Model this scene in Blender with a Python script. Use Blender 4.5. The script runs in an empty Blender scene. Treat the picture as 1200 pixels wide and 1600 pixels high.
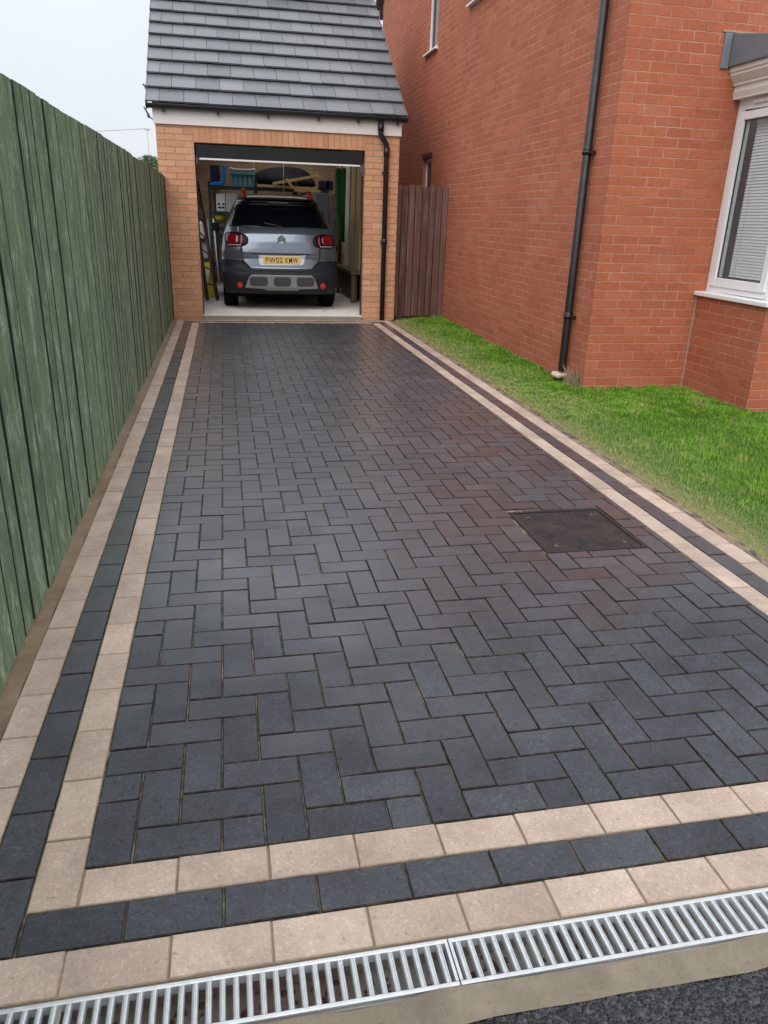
import bpy, bmesh, math, random
import numpy as np
from mathutils import Vector, Matrix

random.seed(7); rng = np.random.default_rng(7)
S = bpy.context.scene; COL = S.collection
RAD = math.radians

# ------------------------------------------------------------------ camera
cam = bpy.data.objects.new('camera', bpy.data.cameras.new('camera')); COL.objects.link(cam)
YAW, PITCH, ROLL, FPX, HCAM = 0.209023, 0.373787, 0.0322859, 1172.17, 1.37
cy, sy, cp, sp = math.cos(YAW), math.sin(YAW), math.cos(PITCH), math.sin(PITCH)
fw = Vector((sy*cp, cy*cp, -sp)); rt = Vector((cy, -sy, 0)); up = rt.cross(fw)
r2 = math.cos(ROLL)*rt + math.sin(ROLL)*up; u2 = -math.sin(ROLL)*rt + math.cos(ROLL)*up
m3 = Matrix((r2, u2, -fw)).transposed()
cam.matrix_world = Matrix.Translation((0, 0, HCAM)) @ m3.to_4x4()
cam.data.sensor_fit = 'HORIZONTAL'; cam.data.sensor_width = 36
cam.data.lens = FPX/1200*36; cam.data.clip_start = .05; cam.data.clip_end = 2000
S.camera = cam
S.render.resolution_x, S.render.resolution_y = 768, 1024

# ------------------------------------------------------------------ light
SUN_EL, SUN_AZ = RAD(43), RAD(206)          # azimuth clockwise from +Y: behind and left of the camera
W = bpy.data.worlds.new('World'); S.world = W; W.use_nodes = True
nt = W.node_tree; nt.nodes.clear()
o = nt.nodes.new('ShaderNodeOutputWorld'); bg = nt.nodes.new('ShaderNodeBackground')
sky = nt.nodes.new('ShaderNodeTexSky'); sky.sky_type = 'NISHITA'; sky.sun_disc = False
sky.sun_elevation = SUN_EL; sky.sun_rotation = SUN_AZ; sky.dust_density = 3
tc = nt.nodes.new('ShaderNodeTexCoord'); sep = nt.nodes.new('ShaderNodeSeparateXYZ')
mr = nt.nodes.new('ShaderNodeMapRange'); mr.inputs[1].default_value = 0; mr.inputs[2].default_value = 1
mr.inputs[3].default_value = 8.1; mr.inputs[4].default_value = 18.5    # overcast: the zenith is brighter than the horizon
nz = nt.nodes.new('ShaderNodeTexNoise'); nz.inputs['Scale'].default_value = 2.2; nz.inputs['Detail'].default_value = 4
mr2 = nt.nodes.new('ShaderNodeMapRange'); mr2.inputs[1].default_value = .3; mr2.inputs[2].default_value = .7
mr2.inputs[3].default_value = .95; mr2.inputs[4].default_value = 1.04
mul = nt.nodes.new('ShaderNodeMath'); mul.operation = 'MULTIPLY'
comb = nt.nodes.new('ShaderNodeVectorMath'); comb.operation = 'SCALE'; comb.inputs[0].default_value = (.94, .985, 1.05)
mx = nt.nodes.new('ShaderNodeMix'); mx.data_type = 'RGBA'; mx.inputs[0].default_value = .9
L = nt.links.new
L(tc.outputs['Generated'], sep.inputs[0]); pw = nt.nodes.new('ShaderNodeMath'); pw.operation = 'POWER'; pw.use_clamp = True; pw.inputs[1].default_value = 1.7; L(sep.outputs[2], pw.inputs[0]); L(pw.outputs[0], mr.inputs[0]); L(tc.outputs['Generated'], nz.inputs['Vector'])
L(nz.outputs[0], mr2.inputs[0]); L(mr.outputs[0], mul.inputs[0]); L(mr2.outputs[0], mul.inputs[1]); L(mul.outputs[0], comb.inputs['Scale'])
L(sky.outputs[0], mx.inputs[6]); L(comb.outputs[0], mx.inputs[7]); L(mx.outputs[2], bg.inputs[0]); L(bg.outputs[0], o.inputs[0])
bg.inputs[1].default_value = .105
sun = bpy.data.objects.new('sun', bpy.data.lights.new('sun', 'SUN')); COL.objects.link(sun)
sun.data.energy = 1.5; sun.data.angle = RAD(55); sun.data.color = (1, .97, .93)
sd = Vector((math.sin(SUN_AZ)*math.cos(SUN_EL), math.cos(SUN_AZ)*math.cos(SUN_EL), math.sin(SUN_EL)))
sun.rotation_euler = sd.to_track_quat('Z', 'Y').to_euler(); sun.location = (0, -4, 12)
S.view_settings.view_transform = 'Standard'; S.view_settings.look = 'None'
S.view_settings.exposure = 0.16; S.view_settings.gamma = 1
try:
    S.cycles.max_bounces = 8; S.cycles.diffuse_bounces = 4
except Exception: pass

# ------------------------------------------------------------------ materials
class N:
    def __init__(s, name):
        s.m = bpy.data.materials.new(name); s.m.use_nodes = True; s.t = s.m.node_tree
        s.b = s.t.nodes['Principled BSDF']
    def n(s, typ, **k):
        x = s.t.nodes.new(typ)
        for a, v in k.items():
            if isinstance(v, dict):
                for i, w in v.items(): x.inputs[i].default_value = w
            else: setattr(x, a, v)
        return x
    def l(s, a, b): s.t.links.new(a, b)
    def noise(s, scale, detail=4, rough=.6, vec=None, stretch=None, dist=0):
        if vec is None: vec = s.n('ShaderNodeTexCoord').outputs['Object']
        if stretch:
            mp = s.n('ShaderNodeMapping'); mp.inputs['Scale'].default_value = stretch; s.l(vec, mp.inputs[0]); vec = mp.outputs[0]
        x = s.n('ShaderNodeTexNoise', inputs={'Scale': scale, 'Detail': detail, 'Roughness': rough, 'Distortion': dist}) if False else s.n('ShaderNodeTexNoise')
        x.inputs['Scale'].default_value = scale; x.inputs['Detail'].default_value = detail; x.inputs['Roughness'].default_value = rough; x.inputs['Distortion'].default_value = dist
        s.l(vec, x.inputs['Vector']); return x.outputs[0]
    def ramp(s, fac, stops, interp='LINEAR'):
        r = s.n('ShaderNodeValToRGB'); r.color_ramp.interpolation = interp; e = r.color_ramp.elements
        while len(e) < len(stops): e.new(.5)
        for i, (p, c) in enumerate(stops):
            e[i].position = p; e[i].color = (*c, 1) if len(c) == 3 else c
        s.l(fac, r.inputs[0]); return r.outputs[0]
    def rng(s, fac, a, b, c, d):
        r = s.n('ShaderNodeMapRange')
        for i, v in enumerate((a, b, c, d)): r.inputs[i+1].default_value = v
        s.l(fac, r.inputs[0]); return r.outputs[0]
    def mix(s, fac, a, b, mode='MIX'):
        x = s.n('ShaderNodeMix'); x.data_type = 'RGBA'; x.blend_type = mode
        for sock, v in ((x.inputs[0], fac), (x.inputs[6], a), (x.inputs[7], b)):
            if hasattr(v, 'is_linked'): s.l(v, sock)
            elif isinstance(v, (int, float)): sock.default_value = v
            else: sock.default_value = (*v, 1)
        return x.outputs[2]
    def math(s, op, a, b=0):
        x = s.n('ShaderNodeMath'); x.operation = op
        for i, v in enumerate((a, b)):
            if hasattr(v, 'is_linked'): s.l(v, x.inputs[i])
            else: x.inputs[i].default_value = v
        return x.outputs[0]
    def attr(s, name): 
        a = s.n('ShaderNodeAttribute'); a.attribute_name = name; return a
    def bump(s, h, strength=.5, dist=.004):
        b = s.n('ShaderNodeBump'); b.inputs['Strength'].default_value = strength; b.inputs['Distance'].default_value = dist
        s.l(h, b.inputs['Height']); s.l(b.outputs[0], s.b.inputs['Normal'])
    def col(s, c): 
        if hasattr(c, 'is_linked'): s.l(c, s.b.inputs['Base Color'])
        else: s.b.inputs['Base Color'].default_value = (*c, 1)
    def rough(s, r):
        if hasattr(r, 'is_linked'): s.l(r, s.b.inputs['Roughness'])
        else: s.b.inputs['Roughness'].default_value = r

def simple(name, c, rough=.6, var=.18, scale=8, metal=0, bump=.0, stretch=None, coat=0, fine=60):
    k = N(name); f = k.noise(scale, 5, .65, stretch=stretch)
    k.col(k.mix(f, tuple(x*(1-var) for x in c), tuple(min(1, x*(1+var)) for x in c)))
    k.rough(k.rng(k.noise(scale*1.7, 3), .3, .7, max(.02, rough-.1), min(1, rough+.1))); k.b.inputs['Metallic'].default_value = metal
    if coat: k.b.inputs['Coat Weight'].default_value = coat; k.b.inputs['Coat Roughness'].default_value = .04
    if bump: k.bump(k.noise(fine, 4, .7, stretch=stretch), bump, .003)
    return k.m

JD = ((.026, .024, .022), (.075, .063, .050), (.29, .22, .16), (.40, .31, .235))
def paver(name, dark, light, wet, pit=.55):
    k = N(name); at = k.attr('tone'); t = at.outputs['Fac']
    n1 = k.noise(5.5, 4, .6); n2 = k.noise(150, 4, .8); n3 = k.noise(34, 5, .75); n4 = k.noise(85, 3, .7)
    c = k.mix(t, dark, light)
    c = k.mix(k.rng(n1, .35, .68, 0, 1), c, k.mix(1.0, c, (.74, .72, .72), 'MULTIPLY'))
    c = k.mix(k.rng(n3, .5, .75, 0, .75 if pit > .4 else .35), c, k.mix(1.0, c, (1.4, 1.37, 1.33), 'MULTIPLY'))
    c = k.mix(k.rng(n3, .28, .45, .55 if pit > .4 else .2, 0), c, k.mix(1.0, c, (.66, .64, .64), 'MULTIPLY'))
    c = k.mix(k.rng(n2, .52, .66, 0, pit), c, k.mix(1.0, c, (2.0, 1.95, 1.9), 'MULTIPLY'))
    c = k.mix(k.rng(n4, .30, .40, pit*1.3, 0), c, k.mix(1.0, c, (.42, .40, .40), 'MULTIPLY'))
    jd = k.math('LESS_THAN', t, -.5)            # chamfers and flanks: sandy, darkened on charcoal blocks to paint in their shade
    pos = k.n('ShaderNodeSeparateXYZ'); k.l(k.n('ShaderNodeNewGeometry').outputs['Position'], pos.inputs[0])
    # the front edge by the road has dried off, further up the drive is still wet, in drifting patches
    wt = k.math('ADD', k.rng(pos.outputs[1], 1.3, 2.8, -.3, .9), k.rng(k.noise(.8, 4, .6), .35, .65, -.35, .3)); wt = k.rng(k.math('ADD', wt, k.math('MULTIPLY', k.math('SUBTRACT', t, .5), -.5)), 0, 1, 0, 1)
    if pit > .4: c = k.mix(wt, c, k.mix(1.0, c, (1.0, 1.02, 1.05), 'MULTIPLY'))  # faint blue of the sky sheen put into the wet colour
    c = k.mix(jd, c, k.mix(k.rng(n3, .4, .65, 0, 1), JD[0] if pit > .4 else JD[2], JD[1] if pit > .4 else JD[3])); k.col(c)
    r = k.math('ADD', k.rng(wt, 0, 1, wet[1], wet[0]), k.rng(n3, .3, .7, -.05, .08)); k.rough(k.math('MAXIMUM', r, jd))
    if pit > .4: k.l(k.math('MULTIPLY', k.rng(wt, 0, 1, .3, 1.0), k.math('SUBTRACT', 1, jd)), k.b.inputs['Specular IOR Level'])
    if pit > .4:      # film of rain water
        k.l(k.math('MULTIPLY', wt, k.math('SUBTRACT', 1, jd)), k.b.inputs['Coat Weight']); k.b.inputs['Coat Roughness'].default_value = .33; k.b.inputs['Coat IOR'].default_value = 1.5
    h = k.math('ADD', k.math('MULTIPLY', n4, .7), k.math('MULTIPLY', n3, .6))
    k.bump(h, wet[2], .0030)
    return k.m
M = {}
M['paver_dark'] = paver('charcoal_block', (.034, .0375, .044), (.064, .069, .079), (.36, .58, .20), .85)
M['paver_cream'] = paver('buff_block', (.41, .315, .25), (.52, .405, .33), (.55, .75, .5), .4)

def brick(name, stops, mortar, mort2, w=.225, h=.075, offset=.5, rough=.85, bump=.8, msize=.0055, stain=.2):
    k = N(name); uv = k.n('ShaderNodeUVMap'); uv.uv_map = 'UV'
    wob = k.noise(22, 2, .5, vec=uv.outputs[0])
    vv = k.n('ShaderNodeVectorMath'); vv.operation = 'MULTIPLY_ADD'
    cmb = k.n('ShaderNodeCombineXYZ'); k.l(k.rng(wob, .2, .8, -.007, .007), cmb.inputs[0]); k.l(k.rng(k.noise(17, 2, .5, vec=uv.outputs[0]), .2, .8, -.005, .005), cmb.inputs[1])
    vv.inputs[1].default_value = (1, 1, 1); k.l(uv.outputs[0], vv.inputs[0]); k.l(cmb.outputs[0], vv.inputs[2])
    b = k.n('ShaderNodeTexBrick'); b.offset = offset; b.offset_frequency = 2
    k.l(vv.outputs[0], b.inputs['Vector'])
    b.inputs['Color1'].default_value = (0, 0, 0, 1); b.inputs['Color2'].default_value = (1, 1, 1, 1); b.inputs['Mortar'].default_value = (.5, .5, .5, 1)
    b.inputs['Scale'].default_value = 1; b.inputs['Mortar Size'].default_value = msize; b.inputs['Mortar Smooth'].default_value = .35
    b.inputs['Brick Width'].default_value = w; b.inputs['Row Height'].default_value = h
    c = k.ramp(b.outputs['Color'], stops)
    n3 = k.noise(34, 5, .7, vec=uv.outputs[0]); n4 = k.noise(150, 3, .7, vec=uv.outputs[0])
    c = k.mix(k.rng(n3, .45, .75, 0, .8), c, k.mix(1.0, c, (1.25, 1.3, 1.34), 'MULTIPLY')); c = k.mix(k.rng(n3, .28, .46, .6, 0), c, k.mix(1.0, c, (.74, .68, .66), 'MULTIPLY'))
    c = k.mix(k.rng(n4, .3, .42, .6, 0), c, k.mix(1.0, c, (.62, .6, .6), 'MULTIPLY'))
    mo = k.mix(k.rng(k.noise(1.6, 5, .75, vec=uv.outputs[0]), .40, .62, 0, 1), mortar, mort2)
    c = k.mix(b.outputs['Fac'], c, mo)
    big = k.noise(.9, 4, .6, vec=uv.outputs[0])
    c = k.mix(k.rng(big, .4, .7, 0, stain*1.6), c, k.mix(1.0, c, (.7, .64, .62), 'MULTIPLY')); c = k.mix(k.rng(k.noise(5, 5, .7, vec=uv.outputs[0], stretch=(1, .25, 1)), .55, .8, 0, stain*2), c, k.mix(1.0, c, (.66, .6, .58), 'MULTIPLY'))
    c = k.mix(k.rng(k.noise(2.3, 4, .65, vec=uv.outputs[0]), .55, .8, 0, .22), c, (.55, .36, .29))   # faint lime bloom
    k.col(c); k.rough(rough)
    hgt = k.math('ADD', k.math('MULTIPLY', k.math('SUBTRACT', 1, b.outputs['Fac']), 1.0), k.math('ADD', k.math('MULTIPLY', n3, .25), k.math('MULTIPLY', n4, .25)))
    k.bump(hgt, bump, .005)
    return k.m
RB = [(0, (.38, .104, .050)), (.3, (.405, .112, .053)), (.6, (.42, .119, .056)), (.85, (.445, .136, .069)), (1, (.365, .097, .047))]
M['brick_red'] = brick('red_brick', RB, (.53, .27, .175), (.385, .14, .078))
GBK = [(0, (.49, .235, .125)), (.35, (.55, .275, .15)), (.6, (.58, .305, .175)), (.85, (.53, .25, .135)), (1, (.63, .36, .215))]
M['brick_buff'] = brick('buff_brick', GBK, (.40, .26, .17), (.26, .15, .09), stain=.1)
M['brick_soldier'] = brick('buff_soldier_brick', GBK, (.44, .25, .14), (.36, .2, .11), w=.075, h=.30, offset=0, stain=.1)

k = N('slate_grey_tile'); t = k.attr('tone').outputs['Fac']; n = k.noise(16, 5, .7); n2 = k.noise(120, 3, .7)
c = k.mix(t, (.095, .106, .115), (.175, .190, .200)); c = k.mix(k.rng(n, .4, .75, 0, .5), c, (.20, .21, .215)); c = k.mix(k.rng(n2, .55, .75, 0, .4), c, (.05, .055, .06))
k.col(c); k.rough(k.rng(n, .3, .7, .28, .48)); k.bump(k.math('ADD', n, k.math('MULTIPLY', n2, .6)), .35, .004); M['tile'] = k.m

k = N('green_stained_boards'); t = k.attr('tone').outputs['Fac']
cv = k.n('ShaderNodeCombineXYZ'); k.l(k.math('MULTIPLY', t, 37.0), cv.inputs[2]); k.l(k.math('MULTIPLY', t, 11.0), cv.inputs[0])
av = k.n('ShaderNodeVectorMath'); av.operation = 'ADD'; k.l(k.n('ShaderNodeTexCoord').outputs['Object'], av.inputs[0]); k.l(cv.outputs[0], av.inputs[1]); av = av.outputs[0]   # the grain differs from board to board
g1 = k.noise(14, 6, .78, vec=av, stretch=(1, 1, .12)); g2 = k.noise(80, 6, .8, vec=av, stretch=(1, 1, .06)); g3 = k.noise(2.2, 4, .7, stretch=(1, 1, .45)); g4 = k.noise(22, 6, .85, vec=av, stretch=(1, 1, .28)); g5 = k.noise(45, 5, .8, vec=av, stretch=(1, 1, .14))
c = k.mix(t, (.098, .155, .078), (.185, .262, .14))
c = k.mix(k.rng(g2, .5, .64, 0, .85), c, (.24, .32, .21)); c = k.mix(k.rng(g1, .53, .72, 0, .7), c, (.045, .068, .045))
c = k.mix(k.rng(g2, .30, .45, .85, 0), c, (.03, .05, .028)); c = k.mix(k.rng(g5, .30, .40, .7, 0), c, (.03, .045, .03))
c = k.mix(k.rng(g3, .58, .76, 0, .35), c, (.19, .19, .14))
g6 = k.noise(10, 5, .8, vec=av, stretch=(1, 1, .4)); c = k.mix(k.rng(g6, .52, .70, 0, .7), c, (.22, .29, .20)); c = k.mix(k.rng(g6, .30, .44, .6, 0), c, (.04, .065, .038))
c = k.mix(k.rng(g4, .52, .64, 0, .85), c, (.46, .54, .41)); c = k.mix(k.math('LESS_THAN', t, -.5), c, (.018, .027, .018)); k.col(c); k.rough(.8)  # near board edges get a dark colour as gap shade
k.bump(k.math('ADD', g2, k.math('MULTIPLY', g5, .7)), .9, .005); M['fence'] = k.m

k = N('dark_brown_boards'); t = k.attr('tone').outputs['Fac']
g1 = k.noise(9, 6, .7, stretch=(1, 1, .08)); g2 = k.noise(60, 4, .7, stretch=(1, 1, .04))
c = k.mix(t, (.048, .019, .013), (.15, .070, .052)); c = k.mix(k.rng(g2, .5, .68, 0, .75), c, (.22, .135, .11)); c = k.mix(k.rng(g1, .55, .75, 0, .6), c, (.03, .016, .014))
k.col(c); k.rough(.75); k.bump(k.math('ADD', g2, g1), .6, .004); M['gate'] = k.m

k = N('tarmac'); v = k.n('ShaderNodeTexVoronoi'); v.inputs['Scale'].default_value = 170
k.l(k.n('ShaderNodeTexCoord').outputs['Object'], v.inputs['Vector'])
v2 = k.n('ShaderNodeTexVoronoi'); v2.inputs['Scale'].default_value = 95; k.l(k.n('ShaderNodeTexCoord').outputs['Object'], v2.inputs['Vector'])
c = k.ramp(v.outputs['Color'], [(0, (.012, .013, .014)), (.5, (.03, .031, .033)), (.82, (.065, .066, .068)), (1, (.13, .13, .13))]); k.col(c); k.rough(.55)
k.bump(k.math('ADD', k.rng(v.outputs['Distance'], 0, .6, 1, 0), k.rng(v2.outputs['Distance'], 0, .6, 1, 0)), 1.0, .006); M['tarmac'] = k.m

k = N('joint_sand'); n = k.noise(12, 5, .7); c = k.ramp(n, [(.34, (.03, .026, .022)), (.5, (.11, .088, .065)), (.66, (.28, .215, .15))]); k.col(c); k.rough(.95); k.bump(k.noise(300, 2), .5, .002); M['sand'] = k.m
def concrete(name, a, b, c3=None, bump=.5):
    k = N(name); n = k.noise(4, 6, .7); n2 = k.noise(90, 4, .75); c = k.mix(k.rng(n, .3, .7, 0, 1), a, b)
    if c3: c = k.mix(k.rng(k.noise(1.7, 5, .7), .5, .68, 0, .8), c, c3)
    c = k.mix(k.rng(n2, .3, .45, .5, 0), c, k.mix(1.0, c, (.55, .52, .5), 'MULTIPLY')); k.col(c); k.rough(.85); k.bump(k.math('ADD', n2, n), bump, .004); return k.m
M['kerb'] = concrete('sandy_concrete', (.17, .14, .10), (.28, .23, .17), (.11, .09, .068), 1.0)
M['haunch'] = concrete('brown_mortar', (.17, .115, .07), (.30, .21, .135), (.12, .085, .055), .8)
M['floor'] = concrete('pale_concrete', (.74, .70, .65), (.84, .80, .75), (.62, .58, .53), .2)
M['step'] = concrete('grey_concrete', (.22, .20, .16), (.30, .27, .22))
M['channel'] = concrete('wet_channel', (.20, .19, .17), (.34, .31, .27), (.20, .09, .055), .6)
M['galv'] = simple('galvanised_steel', (.60, .62, .63), .45, .26, 40, metal=.6, bump=.2)
k = N('rusted_iron'); n = k.noise(9, 5, .7); n2 = k.noise(160, 3, .7); c = k.mix(k.rng(n, .38, .62, 0, 1), (.014, .013, .014), (.048, .031, .026)); c = k.mix(k.rng(n2, .58, .72, 0, .45), c, (.09, .065, .056)); k.col(c); k.rough(k.rng(n, .3, .7, .35, .6)); k.bump(n2, .8, .004); M['iron'] = k.m
M['iron_frame'] = simple('iron_frame', (.025, .024, .025), .45, .3, 20)
M['keyhole'] = simple('keyhole_plug', (.13, .12, .11), .6, .2)
M['soil'] = concrete('soil', (.06, .045, .03), (.13, .10, .065))
k = N('turf_base'); n = k.noise(6, 5, .7); t = k.attr('tone').outputs['Fac']
c = k.mix(n, (.04, .085, .012), (.065, .13, .018)); c = k.mix(t, c, k.mix(n, (.22, .18, .08), (.12, .14, .045))); k.col(c); k.rough(.95); M['turf'] = k.m
k = N('grass_blade'); t = k.attr('tone').outputs['Color']; k.col(t); k.rough(.55); k.b.inputs['Specular IOR Level'].default_value = .25; M['grass'] = k.m
M['white'] = simple('white_upvc', (.80, .81, .82), .35, .03, 3)
M['fascia'] = simple('white_fascia', (.74, .70, .68), .5, .06, 3)
M['cornice'] = simple('cream_white_moulding', (.70, .66, .61), .6, .10, 5, bump=.1)
M['lead'] = simple('lead_sheet', (.17, .195, .22), .5, .22, 7, metal=.15, bump=.15, fine=20)
M['black'] = simple('black_plastic', (.014, .015, .017), .35, .25, 9)
M['black_pipe'] = simple('black_pipe', (.008, .0085, .010), .45, .35, 6)
M['door_black'] = simple('black_door', (.010, .011, .013), .45, .2, 3)
M['opening'] = simple('dark_frame', (.018, .018, .02), .6, .2, 5)
M['alu'] = simple('pale_rail', (.72, .72, .72), .4, .05, 6)
M['stone'] = simple('pale_stone', (.58, .48, .36), .85, .2, 30, bump=.7)
M['straw'] = simple('dry_straw', (.34, .26, .15), .9, .3, 40)
M['mastic'] = simple('pale_mastic', (.42, .27, .21), .8, .2, 20)
M['blind'] = simple('grey_slat', (.88, .89, .90), .5, .05, 6)
M['room'] = simple('dim_plaster', (.25, .24, .23), .9, .1, 2)
M['ground'] = concrete('distant_ground', (.07, .085, .045), (.10, .11, .06))
def glass(name, tint=(.02, .025, .03), mixf=.35):
    k = N(name); k.b.inputs['Base Color'].default_value = (*tint, 1); k.b.inputs['Roughness'].default_value = .02
    tr = k.n('ShaderNodeBsdfTransparent'); tr.inputs[0].default_value = (.96, .98, .98, 1)
    gl = k.n('ShaderNodeBsdfGlossy'); gl.inputs['Roughness'].default_value = .02
    fr = k.n('ShaderNodeLayerWeight'); fr.inputs[0].default_value = .12
    mx = k.n('ShaderNodeMixShader'); k.l(fr.outputs[0], mx.inputs[0]); k.l(tr.outputs[0], mx.inputs[1]); k.l(gl.outputs[0], mx.inputs[2])
    k.l(mx.outputs[0], k.t.nodes['Material Output'].inputs[0]); return k.m
M['glass'] = glass('window_glass')
k = N('car_paint'); k.col((.135, .16, .195)); k.b.inputs['Metallic'].default_value = .6; k.rough(.24); k.b.inputs['Coat Weight'].default_value = .7; k.b.inputs['Coat Roughness'].default_value = .05; M['paint'] = k.m
M['car_glass'] = simple('privacy_glass', (.004, .005, .007), .1, .1, 3)
M['cladding'] = simple('charcoal_cladding', (.012, .0135, .018), .55, .15, 6)
M['skid'] = simple('satin_grey_skid', (.22, .215, .205), .4, .06, 6, metal=.2)
M['insert'] = simple('grille_insert', (.035, .04, .046), .55, .2, 60)
M['tyre'] = simple('tyre_rubber', (.006, .006, .0065), .9, .2, 20)
M['rim'] = simple('alloy_rim', (.35, .36, .37), .35, .05, 6, metal=.7)
M['lamp_red'] = simple('red_lens', (.20, .005, .009), .15, .35, 14, coat=.6)
M['lamp_black'] = simple('black_lens', (.004, .004, .006), .35, .1, 5)
M['cladding'].node_tree.nodes['Principled BSDF'].inputs['Specular IOR Level'].default_value = .25; M['lamp_black'].node_tree.nodes['Principled BSDF'].inputs['Specular IOR Level'].default_value = .15; M['tyre'].node_tree.nodes['Principled BSDF'].inputs['Specular IOR Level'].default_value = .1
M['lamp_clear'] = simple('clear_lens', (.30, .27, .27), .3, .05, 5)
M['lamp_pink'] = simple('pale_red_lens', (.34, .05, .05), .3, .05, 5)
M['reflector'] = simple('red_reflector', (.42, .010, .008), .3, .15, 30)
M['orange'] = simple('orange_trim', (.85, .10, .03), .4, .1, 6)
M['plate'] = simple('yellow_plate', (.74, .50, .16), .4, .03, 4)
M['plate_white'] = simple('bright_plate_surround', (.66, .68, .70), .3, .05, 4)
M['ink'] = simple('black_print', (.02, .02, .018), .5, .05, 4)
M['chrome'] = simple('dark_chrome', (.02, .021, .024), .3, .05, 4)
M['chrome_lt'] = simple('bright_chrome', (.6, .62, .64), .25, .05, 4, metal=.8)
P = lambda n, c, r=.6, v=.15, s=12, **kw: M.setdefault(n, simple(n, c, r, v, s, **kw))
P('blue_plastic', (.03, .22, .60), .4); P('teal_plastic', (.20, .38, .44), .55, .25); P('black_fabric', (.012, .014, .017), .85, .3)
P('pale_wood', (.66, .42, .20), .7, .25, 8, stretch=(.1, 1, 1)); P('navy', (.012, .016, .05), .6); P('grey_panel', (.20, .22, .235), .55, .1)
P('white_plastic', (.86, .86, .84), .5, .08); P('off_white', (.78, .78, .75), .7, .1); P('yellow', (.72, .62, .03), .5); P('dark_green', (.010, .035, .015), .6, .3)
P('dark_red', (.32, .04, .035), .5, .25); P('maroon', (.09, .02, .025), .6, .3); P('green_cover', (.03, .15, .045), .5, .45, 10, bump=.2, fine=25)
P('cream_timber', (.78, .70, .50), .7, .12, 5, stretch=(1, 1, .06), bump=.2); P('tan_timber', (.55, .42, .25), .7, .2, 5, stretch=(1, 1, .06), bump=.2)
P('honey_timber', (.68, .47, .22), .7, .2, 5, stretch=(1, 1, .06), bump=.2)
P('steel_grey', (.06, .065, .075), .5, .2); P('brown_board', (.16, .11, .07), .8, .4, 6); P('rack_metal', (.022, .035, .045), .5, .2); P('leaf_brown', (.05, .035, .02), .8); P('leaf_red', (.35, .03, .04), .6)
P('cable_white', (.7, .7, .68), .5); P('pole_wood', (.45, .44, .43), .8)
k = N('leaf'); a = k.attr('tone').outputs['Color']; k.col(a); k.rough(.6); M['leaf'] = k.m
M['bark'] = simple('bark', (.06, .045, .03), .9, .3, 20)

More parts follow.
